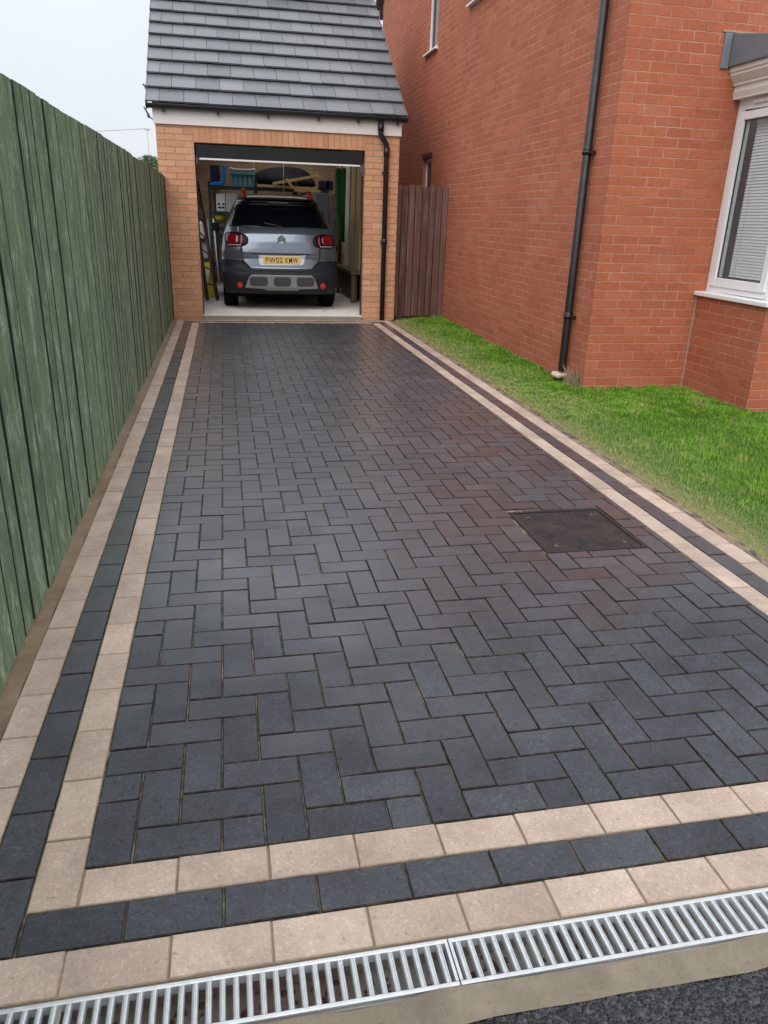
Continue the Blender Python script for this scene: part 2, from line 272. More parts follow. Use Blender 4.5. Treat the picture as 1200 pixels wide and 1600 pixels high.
# ------------------------------------------------------------------ mesh builder
class MB:
    def __init__(s): s.v = []; s.f = []; s.uv = []; s.tone = []; s.sm = []; s.t = 0.5
    def face(s, pts, uv=None, smooth=False):
        i = len(s.v); s.v += [tuple(p) for p in pts]; s.f.append(tuple(range(i, i+len(pts)))); s.uv.append(uv); s.tone.append(s.t); s.sm.append(smooth)
    def faces(s, verts, faces, smooth=False):
        i = len(s.v); s.v += [tuple(p) for p in verts]
        for f in faces: s.f.append(tuple(i+a for a in f)); s.uv.append(None); s.tone.append(s.t); s.sm.append(smooth)
    def hexa(s, p):      # 8 corners: bottom 4 ccw, top 4 ccw
        s.faces(p, [(3, 2, 1, 0), (4, 5, 6, 7), (0, 1, 5, 4), (1, 2, 6, 5), (2, 3, 7, 6), (3, 0, 4, 7)])
    def box(s, x0, x1, y0, y1, z0, z1):
        s.hexa([(x0, y0, z0), (x1, y0, z0), (x1, y1, z0), (x0, y1, z0), (x0, y0, z1), (x1, y0, z1), (x1, y1, z1), (x0, y1, z1)])
    def block(s, x0, x1, y0, y1, z0, z1, c=.004):    # top edges chamfered
        s.faces([(x0, y0, z0), (x1, y0, z0), (x1, y1, z0), (x0, y1, z0), (x0, y0, z1-c), (x1, y0, z1-c), (x1, y1, z1-c), (x0, y1, z1-c),
                 (x0+c, y0+c, z1), (x1-c, y0+c, z1), (x1-c, y1-c, z1), (x0+c, y1-c, z1)],
                [(0, 1, 5, 4), (1, 2, 6, 5), (2, 3, 7, 6), (3, 0, 4, 7), (4, 5, 9, 8), (5, 6, 10, 9), (6, 7, 11, 10), (7, 4, 8, 11), (8, 9, 10, 11)])
    def beam(s, a, b, w, h, upv=(0, 0, 1)):
        a, b = Vector(a), Vector(b); d = (b-a).normalized(); u = Vector(upv); x = d.cross(u)
        if x.length < 1e-4: x = d.cross(Vector((1, 0, 0)))
        x.normalize(); u = x.cross(d); x *= w/2; u *= h/2
        s.hexa([a-x-u, a+x-u, b+x-u, b-x-u, a-x+u, a+x+u, b+x+u, b-x+u])
    def tube(s, pts, r, n=14, caps=True):
        pts = [Vector(p) for p in pts]; rs = r if isinstance(r, (list, tuple)) else [r]*len(pts); V = []; F = []
        ref = None
        for i, p in enumerate(pts):
            d = (pts[min(i+1, len(pts)-1)]-pts[max(i-1, 0)]).normalized()
            if ref is None: ref = d.orthogonal().normalized()
            x = (ref-d*ref.dot(d)).normalized(); ref = x; y = d.cross(x)
            V += [p+rs[i]*(math.cos(a)*x+math.sin(a)*y) for a in (2*math.pi*j/n for j in range(n))]
        for i in range(len(pts)-1):
            for j in range(n): F.append((i*n+j, i*n+(j+1) % n, (i+1)*n+(j+1) % n, (i+1)*n+j))
        s.faces(V, F, True)
        if caps: s.faces(V, [tuple(reversed(range(n))), tuple(range((len(pts)-1)*n, len(pts)*n))])
    def prism(s, poly, axis, a, b):     # polygon in the two other axes, extruded along axis
        def P3(p, t): 
            q = list(p); q.insert(axis, t); return q
        n = len(poly); V = [P3(p, a) for p in poly]+[P3(p, b) for p in poly]
        s.faces(V, [tuple(reversed(range(n))), tuple(range(n, 2*n))]+[(i, (i+1) % n, n+(i+1) % n, n+i) for i in range(n)])
    def build(s, name, mat, parent=None, bevel=0, colors=None, origin=None, fix=True):
        me = bpy.data.meshes.new(name); V = np.array(s.v, float)
        if parent is None:
            if origin is None: origin = ((V[:, 0].min()+V[:, 0].max())/2, (V[:, 1].min()+V[:, 1].max())/2, V[:, 2].min())
            origin = Vector(origin)
        else: origin = parent.get('_w', None); origin = Vector(origin) if origin else Vector((0, 0, 0))
        V = V-np.array(origin)
        me.from_pydata([tuple(p) for p in V], [], s.f)
        if any(u is not None for u in s.uv):
            ul = me.uv_layers.new(name='UV'); k = 0
            for f, u in zip(s.f, s.uv):
                for j in range(len(f)):
                    ul.data[k].uv = u[j] if u is not None else (0, 0); k += 1
        if colors is not None:
            a = me.color_attributes.new('tone', 'FLOAT_COLOR', 'POINT'); a.data.foreach_set('color', np.asarray(colors, np.float32).ravel())
        else:
            a = me.attributes.new('tone', 'FLOAT', 'FACE'); a.data.foreach_set('value', np.array(s.tone, np.float32))
        me.polygons.foreach_set('use_smooth', s.sm); me.materials.append(mat)
        if fix:
            bm = bmesh.new(); bm.from_mesh(me); bmesh.ops.remove_doubles(bm, verts=bm.verts, dist=1e-5)
            if s.fixn: bmesh.ops.recalc_face_normals(bm, faces=bm.faces)
            bm.to_mesh(me); bm.free()
        me.update()
        ob = bpy.data.objects.new(name, me); COL.objects.link(ob)
        if parent is not None:
            ob.parent = parent; ob['_w'] = tuple(origin)
        else:
            ob.location = origin; ob['_w'] = tuple(origin)
        if bevel:
            b = ob.modifiers.new('bevel', 'BEVEL'); b.width = bevel; b.segments = 2; b.limit_method = 'ANGLE'
        return ob
    fixn = True
def tag(ob, label, cat, group=None):
    ob['label'] = label; ob['category'] = cat
    if group: ob['group'] = group
    return ob
def thing(name, loc, label, cat, group=None):
    e = bpy.data.objects.new(name, None); COL.objects.link(e); e.location = loc; e['_w'] = tuple(loc); e.empty_display_size = .1
    return tag(e, label, cat, group)
def struct(ob, kind='structure'): ob['kind'] = kind; return ob
def copy_tree(root, offset):
    r = root.copy(); COL.objects.link(r); r.location = Vector(root.location)+Vector(offset)
    for ch in root.children:
        c = ch.copy(); COL.objects.link(c); c.parent = r
        for g in ch.children:
            d = g.copy(); COL.objects.link(d); d.parent = c
    return r

# ------------------------------------------------------------------ ground sheets
XL = (-.664, -.567, -.467, -.367)          # left bands (cream, charcoal, cream)
XR = (1.973, 2.073, 2.167, 2.267)
YF = (1.063, 1.163, 1.264, 1.365)
YB = (10.46, 10.56, 10.66, 10.76)
b = MB(); b.box(-500, 500, -300, 900, -.5, -.3); struct(b.build('ground', M['ground']))
b = MB(); b.box(-30, 40, -25, .886, -.2, -.001); struct(b.build('road', M['tarmac']))
b = MB(); b.box(-.71, 2.33, 1.063, 10.83, -.2, -.0062); struct(b.build('sand_bed', M['sand']))
M['sand_pale'] = concrete('pale_joint_sand', (.20, .145, .095), (.32, .235, .16), (.12, .085, .06))
for q_ in ((XL[2]+.004, XL[3]-.002, 1.27, 10.56), (XL[0], XL[1]-.004, 1.07, 10.7), (XR[0]+.002, XR[1]-.004, 1.27, 10.56), (XR[2]+.004, XR[3], 1.07, 10.7), (XL[3], XR[0], YF[2]+.004, YF[3]-.003), (XL[1], XR[2], YF[0], YF[1]-.004)):
    b = MB(); b.box(*q_, -.02, -.0042); struct(b.build('sand_bed', M['sand_pale']))
# concrete haunch along the drain and down the left and right edges, slightly uneven
def strip(x0, x1, y0, y1, z, nx, ny, amp, name, mat, slope=0):
    b = MB(); xs = np.linspace(x0, x1, nx); ys = np.linspace(y0, y1, ny); V = []; F = []
    for j, y in enumerate(ys):
        for i, x in enumerate(xs):
            ex = rng.normal()*amp*1.4 if i in (0, nx-1) else 0
            ey = rng.normal()*amp*1.4 if j in (0, ny-1) and amp else 0
            V.append((x+(ex if ny > nx else 0), y+(ey if nx > ny else 0), z+rng.normal()*amp*.35+slope*((x-x0)/(x1-x0) if ny > nx else (y-y0)/(y1-y0))))
    for j in range(ny-1):
        for i in range(nx-1): F.append((j*nx+i, j*nx+i+1, (j+1)*nx+i+1, (j+1)*nx+i))
    b.faces(V, F, True); return struct(b.build(name, mat))
strip(-6, 8, .884, .948, .0015, 160, 6, .004, 'concrete_kerb', M['kerb'])
strip(-.72, -.664, .9, 10.83, -.003, 5, 150, .003, 'concrete_edging', M['haunch'])
strip(2.262, 2.315, 1.0, 10.83, -.006, 5, 150, .005, 'concrete_edging', M['haunch'])
b = MB(); b.box(-6, -.664, .948, 1.07, -.2, -.004); struct(b.build('concrete_kerb', M['kerb']))

# ------------------------------------------------------------------ block paving
MH = (1.352, 1.842, 2.838, 3.335)
def clip(x0, x1, y0, y1, g=.004):
    if x1 <= MH[0]-g or x0 >= MH[1]+g or y1 <= MH[2]-g or y0 >= MH[3]+g: return (x0, x1, y0, y1)
    c = [(x0, MH[0]-g, y0, y1), (MH[1]+g, x1, y0, y1), (x0, x1, y0, MH[2]-g), (x0, x1, MH[3]+g, y1)]
    c = [q for q in c if q[1]-q[0] > .018 and q[3]-q[2] > .018]
    return max(c, key=lambda q: (q[1]-q[0])*(q[3]-q[2])) if c else None
def paveblock(b, x0, x1, y0, y1, j=.0026, tone=None):
    x0 = max(x0, XL[3]) if b is fld else x0; x1 = min(x1, XR[0]) if b is fld else x1
    if b is fld: y0 = max(y0, YF[3]); y1 = min(y1, YB[0])
    if x1-x0 < .015 or y1-y0 < .015: return
    q = clip(x0, x1, y0, y1)
    if not q: return
    x0, x1, y0, y1 = q; jj = [j/2+abs(rng.normal())*.0007 for _ in range(4)]
    b.t = float(np.clip(rng.normal(.5, .23), 0, 1)) if tone is None else tone
    dz = rng.normal()*.0008; i0 = len(b.v); n0 = len(b.tone)
    b.block(x0+jj[0], x1-jj[1], y0+jj[2], y1-jj[3], -.05, 0, .0023)
    for q_ in range(n0, n0+8): b.tone[q_] = -1.0
    tx, ty = rng.normal()*.0045, rng.normal()*.0045; cx, cy_ = (x0+x1)/2, (y0+y1)/2      # each block sits a hair out of level
    for i in range(i0, len(b.v)):
        x, y, z = b.v[i]
        if z > -.04: b.v[i] = (x, y, z+dz+tx*(x-cx)+ty*(y-cy_))
fld = MB(); P_ = .1003
for jrow in range(-1, 93):
    for i in range(-1, 25):
        kk = (i-jrow) % 4; x = XL[3]+i*P_; y = YF[3]+jrow*P_
        if kk == 0: paveblock(fld, x, x+P_, y, y+2*P_)
        elif kk == 1: paveblock(fld, x, x+2*P_, y, y+P_)
struct(fld.build('driveway', M['paver_dark'], fix=False))
cream, dark = MB(), MB()
def run(b, horiz, a0, a1, c0, c1, phase, per=.2013):
    t = phase-per*math.ceil((phase-a0)/per)
    while t < a1:
        s, e = max(t, a0), min(t+per, a1)
        if e-s > .02:
            (paveblock(b, s, e, c0, c1, .0022) if horiz else paveblock(b, c0, c1, s, e, .0022))
        t += per
run(cream, False, YF[2], YB[0], XL[2], XL[3], 1.459); run(dark, False, YF[1], YB[1], XL[1], XL[2], 1.359); run(cream, False, YF[0]+.1, YB[2], XL[0], XL[1], 1.46)
run(cream, False, YF[2], YB[0], XR[0], XR[1], 2.611); run(dark, False, YF[1], YB[1], XR[1], XR[2], 2.719); run(cream, False, YF[0]+.1, YB[2], XR[2], XR[3], 2.621)
run(cream, True, XL[3], XR[0], YF[2], YF[3], -.365); run(dark, True, XL[2], XR[1], YF[1], YF[2], -.465); run(cream, True, XL[0], XR[3], YF[0], YF[1], -.369)
run(cream, True, XL[3], XR[0], YB[0], YB[1], -.365); run(dark, True, XL[2], XR[1], YB[1], YB[2], -.465); run(cream, True, XL[0], XR[3], YB[2], YB[3], -.369)
struct(cream.build('paving_border', M['paver_cream'], fix=False)); struct(dark.build('paving_border', M['paver_dark'], fix=False))
b = MB(); b.box(-.70, 2.30, 10.762, 10.828, -.2, -.001); struct(b.build('concrete_edging', M['haunch']))

# ------------------------------------------------------------------ drain
ch = MB(); CX0, CX1 = -3.0, 6.0
ch.box(CX0, CX1, .948, 1.062, -.14, -.06)
for y0, y1 in ((.948, .9535), (1.0565, 1.0625)): ch.box(CX0, CX1, y0, y1, -.06, -.006)
for x in (-.36, .64, 1.64): ch.box(x-.003, x+.003, .954, 1.056, -.0599, -.012)
tag(ch.build('drain_channel', M['channel']), 'grey concrete drainage channel sunk under the steel gratings', 'drain channel')
deb = MB()
for _ in range(420):
    x = rng.uniform(-1, 2.6); y = rng.uniform(.96, 1.05); r = rng.uniform(.003, .011); z = -.0595
    deb.faces([(x-r, y-r*.7, z), (x+r, y-r*.5, z), (x+r*.8, y+r, z), (x-r*.6, y+r*.8, z), (x, y, z+r*.8)], [(0, 1, 4), (1, 2, 4), (2, 3, 4), (3, 0, 4)])
ob = deb.build('drain_silt', simple('red_silt', (.13, .05, .03), .7, .5, 60)); struct(ob, 'stuff'); tag(ob, 'reddish brown silt and grit lying in the bottom of the drain', 'silt')
def grating(x0):
    g = thing('drain_grating', (x0+.5, 1.005, -.004), 'x', 'drain grating', 'steel gratings over the channel drain')
    f = MB(); a, c = x0+.0015, x0+.9985
    for y0, y1 in ((.9545, .9635), (1.0465, 1.0555)):
        f.prism([(y0, -.02), (y1, -.02), (y1, .0005), (y1-.002, .0025), (y0+.002, .0025), (y0, .0005)], 0, a, c)
    f.box(a, a+.006, .9636, 1.0464, -.018, .0018); f.box(c-.006, c, .9636, 1.0464, -.018, .0018)
    f.build('frame', M['galv'], g)
    s = MB(); n = 39; p = (c-a-.012)/n
    for i in range(n):
        x = a+.006+p*(i+.5); w = .0062
        s.prism([(x-w, -.014), (x-w, -.004), (x-w*.72, .0004), (x-w*.3, .0012), (x-w*.12, -.0006), (x+w*.12, -.0006), (x+w*.3, .0012), (x+w*.72, .0004), (x+w, -.004), (x+w, -.014)], 1, .9637, 1.0463)
    s.build('slat_panel', M['galv'], g); return g
g0 = grating(.384); g0['label'] = 'galvanised slatted drain grating to the right of the joint between two gratings'
for k_, lb in ((-1, 'galvanised slatted drain grating at the bottom left corner beside the cream blocks'), (1, 'galvanised slatted drain grating farthest right along the drain')):
    c_ = copy_tree(g0, (k_, 0, 0)); c_['label'] = lb

# ------------------------------------------------------------------ manhole
mh = thing('manhole_cover', (1.597, 3.087, -.002), 'square rusty dark iron manhole cover set in the charcoal blocks', 'manhole cover')
f = MB(); x0, x1, y0, y1 = MH; w = .016
f.box(x0, x1, y0, y0+w, -.05, .001); f.box(x0, x1, y1-w, y1, -.05, .001); f.box(x0, x0+w, y0+w, y1-w, -.05, .001); f.box(x1-w, x1, y0+w, y1-w, -.05, .001)
f.build('frame', M['iron_frame'], mh)
pl = MB(); pl.box(x0+w+.004, x1-w-.004, y0+w+.004, y1-w-.004, -.05, -.004)
nn = 26; q = (x1-x0-2*w-.03)/nn
for i in range(nn):
    for j in range(nn):
        cx, cy_ = x0+w+.015+q*(i+.5), y0+w+.015+q*(j+.5); r = .0052
        if min(abs(cx-x0-.075), abs(cx-x1+.075)) < .02 and min(abs(cy_-y0-.075), abs(cy_-y1+.075)) < .02: continue
        a = .8 if (i+j) % 2 else -.8; ux, uy = math.cos(a)*r*1.35, math.sin(a)*r*1.35; vx, vy = -math.sin(a)*r*.5, math.cos(a)*r*.5
        V = [(cx-ux-vx, cy_-uy-vy, -.0042), (cx+ux-vx, cy_+uy-vy, -.0042), (cx+ux+vx, cy_+uy+vy, -.0042), (cx-ux+vx, cy_-uy+vy, -.0042)]
        pl.faces(V+[(cx+.6*(x_-cx), cy_+.6*(y_-cy_), -.001) for x_, y_, _ in V], [(4, 5, 6, 7), (0, 1, 5, 4), (1, 2, 6, 5), (2, 3, 7, 6), (3, 0, 4, 7)])
pl.build('plate', M['iron'], mh)
for cx in (x0+.075, x1-.075):
    for cy_ in (y0+.075, y1-.075):
        kmb = MB(); kmb.tube([(cx, cy_, -.004), (cx, cy_, -.0005)], .0075, 10); kmb.build('keyhole_plug', M['keyhole'], mh)

# ------------------------------------------------------------------ lawn
def lawn_z(x, y): return -.022+.05*np.clip((y-6)/4.5, 0, 1)*np.clip((x-2.35)/.7, 0, 1)+.006*np.sin(x*5.1+y*2.3)+.005*np.sin(y*6.7-x*3)
xs = np.linspace(2.3, 8.5, 70); ys = np.linspace(1.0, 10.9, 110); V = []; F = []; T = []
for y in ys:
    for x in xs: V.append((x, y, float(lawn_z(x, y)))); 
b = MB()
for j in range(len(ys)-1):
    for i in range(len(xs)-1):
        b.t = float(np.clip(1.25-(xs[i]-2.3)/.22, 0, 1)); q_ = [j*len(xs)+i, j*len(xs)+i+1, (j+1)*len(xs)+i+1, (j+1)*len(xs)+i]
        b.faces([V[a] for a in q_], [(0, 1, 2, 3)], True)
struct(b.build('lawn', M['turf']))
def grass(n, region, wmul=1):
    x0, x1, y0, y1 = region; x = rng.uniform(x0, x1, n); y = rng.uniform(y0, y1, n)
    edge = np.clip((x-2.31)/.3, 0, 1)
    patch = .5+.5*np.sin(x*3.3+1.7*np.sin(y*1.9))*np.sin(y*2.6+1.3*np.sin(x*2.2)); patch2 = .5+.5*np.sin(x*9+y*4+2*np.sin(y*5))
    cx_, cy2 = rng.uniform(x0, x1, 260), rng.uniform(y0, y1, 260); clump = np.zeros(n); brown = np.zeros(n)
    for q_ in range(260):
        d2 = np.exp(-((x-cx_[q_])**2+(y-cy2[q_])**2)/(2*.035**2)); clump = np.maximum(clump, d2)
        if q_ % 5 == 0: brown = np.maximum(brown, d2)
    keep = (rng.random(n) < .42+.58*np.clip((x-2.29)/.25, 0, 1)) & ~((x > 3.09) & (y > 6.19)) & ~((x > 4.07) & (y > 5.25))
    x, y, edge, patch, patch2, clump, brown = x[keep], y[keep], edge[keep], patch[keep], patch2[keep], clump[keep], brown[keep]; n = len(x)
    near = np.clip((x-2.7)/.35, 0, 1)*np.clip((7.5-y)/1.5, .25, 1)
    h = (.009+.010*edge+.006*patch2+.007*near)*rng.uniform(.5, 1.45, n)*(.75+.7*clump); w = .0017*rng.uniform(.7, 1.4, n)*wmul
    a = rng.uniform(0, 2*np.pi, n); lean = rng.uniform(.1, .8, n)*h; z = lawn_z(x, y)-.004
    dx, dy = np.cos(a), np.sin(a); bx, by = -dy*w, dx*w
    V = np.empty((n, 5, 3))
    V[:, 0] = np.stack([x-bx, y-by, z], 1); V[:, 1] = np.stack([x+bx, y+by, z], 1)
    mxx, myy = x+dx*lean*.35, y+dy*lean*.35
    V[:, 2] = np.stack([mxx+bx*.8, myy+by*.8, z+h*.6], 1); V[:, 3] = np.stack([mxx-bx*.8, myy-by*.8, z+h*.6], 1)
    V[:, 4] = np.stack([x+dx*lean, y+dy*lean, z+h], 1)
    F3 = np.arange(n)[:, None]*5
    me = bpy.data.meshes.new('grass'); nv = n*5; me.vertices.add(nv); me.vertices.foreach_set('co', V.ravel())
    loops = np.concatenate([F3+np.array([[0, 1, 2, 3]]), F3+np.array([[3, 2, 4]])], 1).astype(np.int32); me.loops.add(n*7); me.loops.foreach_set('vertex_index', loops.ravel())
    st = np.stack([np.arange(n)*7, np.arange(n)*7+4], 1).ravel().astype(np.int32); me.polygons.add(n*2); me.polygons.foreach_set('loop_start', st)
    g = np.stack([rng.uniform(.09, .175, n), rng.uniform(.215, .315, n), rng.uniform(.010, .030, n)], 1)*(.70+.26*patch[:, None]+.2*patch2[:, None]+.22*clump[:, None])
    pale = np.stack([rng.uniform(.20, .30, n), rng.uniform(.26, .35, n), rng.uniform(.07, .12, n)], 1)
    straw = np.stack([rng.uniform(.34, .46, n), rng.uniform(.29, .37, n), rng.uniform(.13, .18, n)], 1)
    pal = np.clip(1.3-(x-2.3)/(.30+.38*patch*np.clip((y-2.2)/2, .3, 1)), 0, 1)*np.where(rng.random(n) < .75, 1, .2); r = rng.random(n)
    c = g*(1-pal[:, None])+pale*pal[:, None]; c = np.where((r < .025+.45*np.clip(1-(x-2.3)/.24, 0, 1)+.3*brown)[:, None], straw, c)
    cc = np.ones((n, 5, 4), np.float32); cc[:, :, :3] = c[:, None, :]; cc[:, 4, :3] *= 1.1
    me.update(calc_edges=True); at = me.color_attributes.new('tone', 'FLOAT_COLOR', 'POINT'); at.data.foreach_set('color', cc.ravel())
    me.materials.append(M['grass']); return me
ms = [grass(int(44000*2.6), (2.27, 4.9, 2.3, 5.3)), grass(int(27000*2.4*2), (2.27, 4.6, 5.2, 6.4), 1.2), grass(int(21000*4.2), (2.28, 3.12, 6.3, 10.9), 1.5), grass(9000, (4.6, 6.2, 2.8, 5.3), 1.6)]
bm = bmesh.new()
for m_ in ms: bm.from_mesh(m_)
gm = bpy.data.meshes.new('grass'); bm.to_mesh(gm); bm.free(); gm.materials.append(M['grass'])
for m_ in ms: bpy.data.meshes.remove(m_)
go = bpy.data.objects.new('grass', gm); COL.objects.link(go); struct(go, 'stuff'); tag(go, 'short bright green lawn grass, dry and yellow along the paving', 'grass')

# ------------------------------------------------------------------ fence (left)
fn = thing('fence', (-.73, 5, 0), 'tall green stained close board timber fence along the left of the drive', 'fence')
b = MB(); y = -2.2
while y < 10.78:
    w = .122*rng.uniform(.94, 1.06); e = min(y+w, 10.79); b.t = float(np.clip(rng.normal(.5, .26), 0, 1))
    zt = 1.792+rng.normal()*.0012+.004*math.sin(y*1.3)+.003*math.sin(y*4.1); zb = .006+abs(rng.normal())*.008; x = -.716+rng.normal()*.0012; sk = rng.normal()*.002
    # feathered board: its thin edge is tucked behind the thick edge of its neighbour, with a shadow gap
    g_ = rng.uniform(.007, .011); th_ = rng.normal()*.0016; tw = rng.normal()*.0012; xo = x+th_; ed = rng.uniform(.0013, .0030)
    ring = lambda z_, k2: [(x-.022, y, z_), (xo-ed, y, z_), (xo, y+ed, z_), (xo+tw+k2, e-g_-ed+sk, z_), (xo+tw-ed+k2, e-g_+sk, z_), (x-.022, e-g_+sk, z_)]
    A_, B_ = ring(zb, 0), ring(zt, rng.normal()*.001)
    n0 = len(b.tone); b.faces(A_+B_, [(5, 4, 3, 2, 1, 0), (6, 7, 8, 9, 10, 11)]+[(q, (q+1) % 6, 6+(q+1) % 6, 6+q) for q in range(6)])
    b.tone[n0+2] = b.tone[n0+3] = -1.0      # near edge painted dark, standing in for the gap shadow
    y = e
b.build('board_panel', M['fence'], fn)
b = MB(); 
for z in (.3, .9, 1.5): b.box(-.785, -.746, -2.2, 10.78, z, z+.085)
b.build('rail', M['fence'], fn)
for y in (-1.8, 1.2, 4.2, 7.2, 10.2):
    b = MB(); b.box(-.885, -.787, y, y+.095, -.3, 1.76); b.build('post', M['fence'], fn)
b = MB(); b.box(-.7455, -.7395, -2.2, 10.78, .02, 1.77); b.build('gap_shade', M['black'], fn)  # added black sheet, so the gaps between boards look shaded
b = MB(); b.box(-.765, -.706, 10.792, 10.822, .0, 1.775); b.build('end_post', simple('dark_end_board', (.012, .014, .012), .8, .3, 6), fn)

# ------------------------------------------------------------------ garage
GX0, GX1, GY0, GY1, OX0, OX1, OZ, WZ = -.776, 2.347, 10.83, 16.4, -.32, 1.885, 2.185, 2.40
ga = thing('garage', (.785, 13.6, 0), 'buff brick detached garage with grey tiled roof and open black door', 'garage')
def wq(b, axis, c, a0, a1, z0, z1, flip=False, u0=0, v0=0):   # wall rectangle with metre UVs; axis = constant axis
    uv = [(a0+u0, z0+v0), (a1+u0, z0+v0), (a1+u0, z1+v0), (a0+u0, z1+v0)]
    pts = [(a0, c, z0), (a1, c, z0), (a1, c, z1), (a0, c, z1)] if axis == 1 else [(c, a0, z0), (c, a1, z0), (c, a1, z1), (c, a0, z1)]
    if flip: pts.reverse(); uv.reverse()
    b.face(pts, uv)
class WB(MB): fixn = False
t_ = .105
b = WB(); du = .776+.005; dv = -.02
wq(b, 1, GY0, GX0, OX0, 0, WZ, u0=du, v0=dv); wq(b, 1, GY0, OX1, GX1, 0, WZ, u0=du+.03, v0=dv)
wq(b, 0, OX0, GY0, GY0+t_*2, 0, OZ, u0=.1, v0=dv); wq(b, 0, OX1, GY0, GY0+t_*2, 0, OZ, True, u0=.1, v0=dv)
RISE = math.tan(RAD(35.5)); YR = (GY0+GY1)/2; ZR = WZ+.2+(YR-GY0)*RISE
def wall_holes(b, axis, c, a0, a1, z0, z1, holes, flip, u0=0, v0=0):
    A = sorted({a0, a1, *[h[0] for h in holes], *[h[1] for h in holes]}); Z = sorted({z0, z1, *[h[2] for h in holes], *[h[3] for h in holes]})
    for i in range(len(A)-1):
        for j in range(len(Z)-1):
            ca_, cz_ = (A[i]+A[i+1])/2, (Z[j]+Z[j+1])/2
            if any(h[0] < ca_ < h[1] and h[2] < cz_ < h[3] for h in holes): continue
            wq(b, axis, c, A[i], A[i+1], Z[j], Z[j+1], flip, u0, v0)
GWIN = [(11.7, 15.9, .7, 2.25)]      # unseen side window, added to light the inside of the garage
for x, fl in ((GX0, True), (GX1, False)):
    wall_holes(b, 0, x, GY0, GY1, 0, WZ+.17, GWIN if fl else [], fl, .08, dv)
    pts = [(x, GY0, WZ+.17), (x, GY1, WZ+.17), (x, YR, ZR-.05)]; uv = [(p[1]+.08, p[2]+dv) for p in pts]
    if fl: pts.reverse(); uv.reverse()
    b.face(pts, uv)
wq(b, 1, GY1, GX0, GX1, 0, WZ+.17, True)
b.build('wall', M['brick_buff'], ga, fix=False)
b = WB()     # inside faces of the single skin walls
for x, fl in ((GX0+t_, False), (GX1-t_, True)): wall_holes(b, 0, x, GY0+t_, GY1-t_, 0, WZ+.1, [] if fl else GWIN, fl, 0, dv)
wq(b, 1, GY1-t_, GX0+t_, GX1-t_, 0, WZ+1.6, False, v0=dv)
wq(b, 1, GY0+t_*2, GX0+t_, OX0, 0, WZ+.1, True); wq(b, 1, GY0+t_*2, OX1, GX1-t_, 0, WZ+.1, True); wq(b, 1, GY0+t_*2, OX0, OX1, OZ, WZ+.1, True)
b.face([(OX0, GY0, OZ), (OX1, GY0, OZ), (OX1, GY0+2*t_, OZ), (OX0, GY0+2*t_, OZ)], [(0, 0), (2, 0), (2, .2), (0, .2)])
b.build('inner_wall', brick('lightened_buff_brick', [(0, (.50, .33, .19)), (.5, (.58, .38, .22)), (1, (.62, .43, .26))], (.50, .37, .24), (.44, .32, .22)), ga, fix=False)  # same buff brick, lightened in colour to brighten the interior
b = WB(); wq(b, 1, GY0-.0015, OX0-.004, OX1+.004, OZ+.001, WZ, u0=.324, v0=-OZ+.0); b.build('soldier_course', M['brick_soldier'], ga, fix=False)
b = MB(); b.box(GX0+t_, GX1-t_, GY0+.004, GY1-t_, -.2, .05) if False else None
f = MB(); f.box(OX0+.002, OX1-.002, GY0-.022, GY0+.2, -.2, .046); f.build('doorstep', M['step'], ga, bevel=.006)
f = MB(); f.box(OX0+.0, OX1-.0, GY0+.0, GY0+2*t_, .0461, .05); f.box(GX0+t_, GX1-t_, GY0+2*t_, GY1-t_, -.2, .05); struct(f.build('garage_floor', M['floor']))
# roof tiles
rf = MB(); ca, sa = math.cos(RAD(35.5)), math.sin(RAD(35.5)); G_, TW = .333, .2973
def slope(y0, z0, dirn, ncourse):
    for c in range(ncourse):
        s0 = c*G_
        off = 0 if c % 2 else -TW/2
        for i in range(13):
            a0, a1 = max(-.857+off+i*TW, -.857), min(-.857+off+(i+1)*TW, 2.413)
            if a1-a0 < .02: continue
            if dirn < 0 and 2 <= c <= 8 and (-.3 < (a0+a1)/2 < 1.9): continue  # gap in the back tiles, added out of view to admit light
            rf.t = float(np.clip(rng.normal(.5, .22), 0, 1)); th = .020; e = rng.normal()*.0012; jy = rng.normal()*.002
            def pt(x, s, n): return (x, y0+dirn*(s*ca-n*sa), z0+s*sa+n*ca)
            g = .0026; s1 = s0+G_+.06; lo = .050+e; hi = .006
            A = [pt(a0+g, s0+jy, lo-th), pt(a1-g, s0+jy, lo-th), pt(a1-g, s1, hi-.012), pt(a0+g, s1, hi-.012), pt(a0+g, s0+jy, lo), pt(a1-g, s0+jy, lo), pt(a1-g, s1, hi), pt(a0+g, s1, hi)]
            rf.hexa(A)
NC = 11
slope(GY0-.045, WZ+.185, 1, NC)
slope(GY1+.045, WZ+.185, -1, NC)
ro = rf.build('roof', M['tile'], ga)
b = MB()   # deck under the tiles; the back slope is left open, unseen, to let light in
def deck(d, y0, xa, xb, ta, tb):
    z0 = WZ+.165; Ln = YR-GY0+.03; ya, yb = y0+d*Ln*ta, y0+d*Ln*tb; za, zb = z0+Ln*ta*RISE, z0+Ln*tb*RISE
    b.hexa([(xa, ya, za-.02), (xb, ya, za-.02), (xb, yb, zb-.02), (xa, yb, zb-.02), (xa, ya, za), (xb, ya, za), (xb, yb, zb), (xa, yb, zb)])
deck(1, GY0-.03, -.80, 2.37, 0, 1); deck(-1, GY1+.03, -.80, -.3, 0, 1); deck(-1, GY1+.03, 1.9, 2.37, 0, 1); deck(-1, GY1+.03, -.3, 1.9, 0, .2); deck(-1, GY1+.03, -.3, 1.9, .86, 1)
b.build('roof_deck', M['brown_board'], ro)
b = MB(); b.tube([(-.86, YR, ZR+.13), (2.42, YR, ZR+.13)], .11, 12); b.build('ridge', M['tile'], ro)
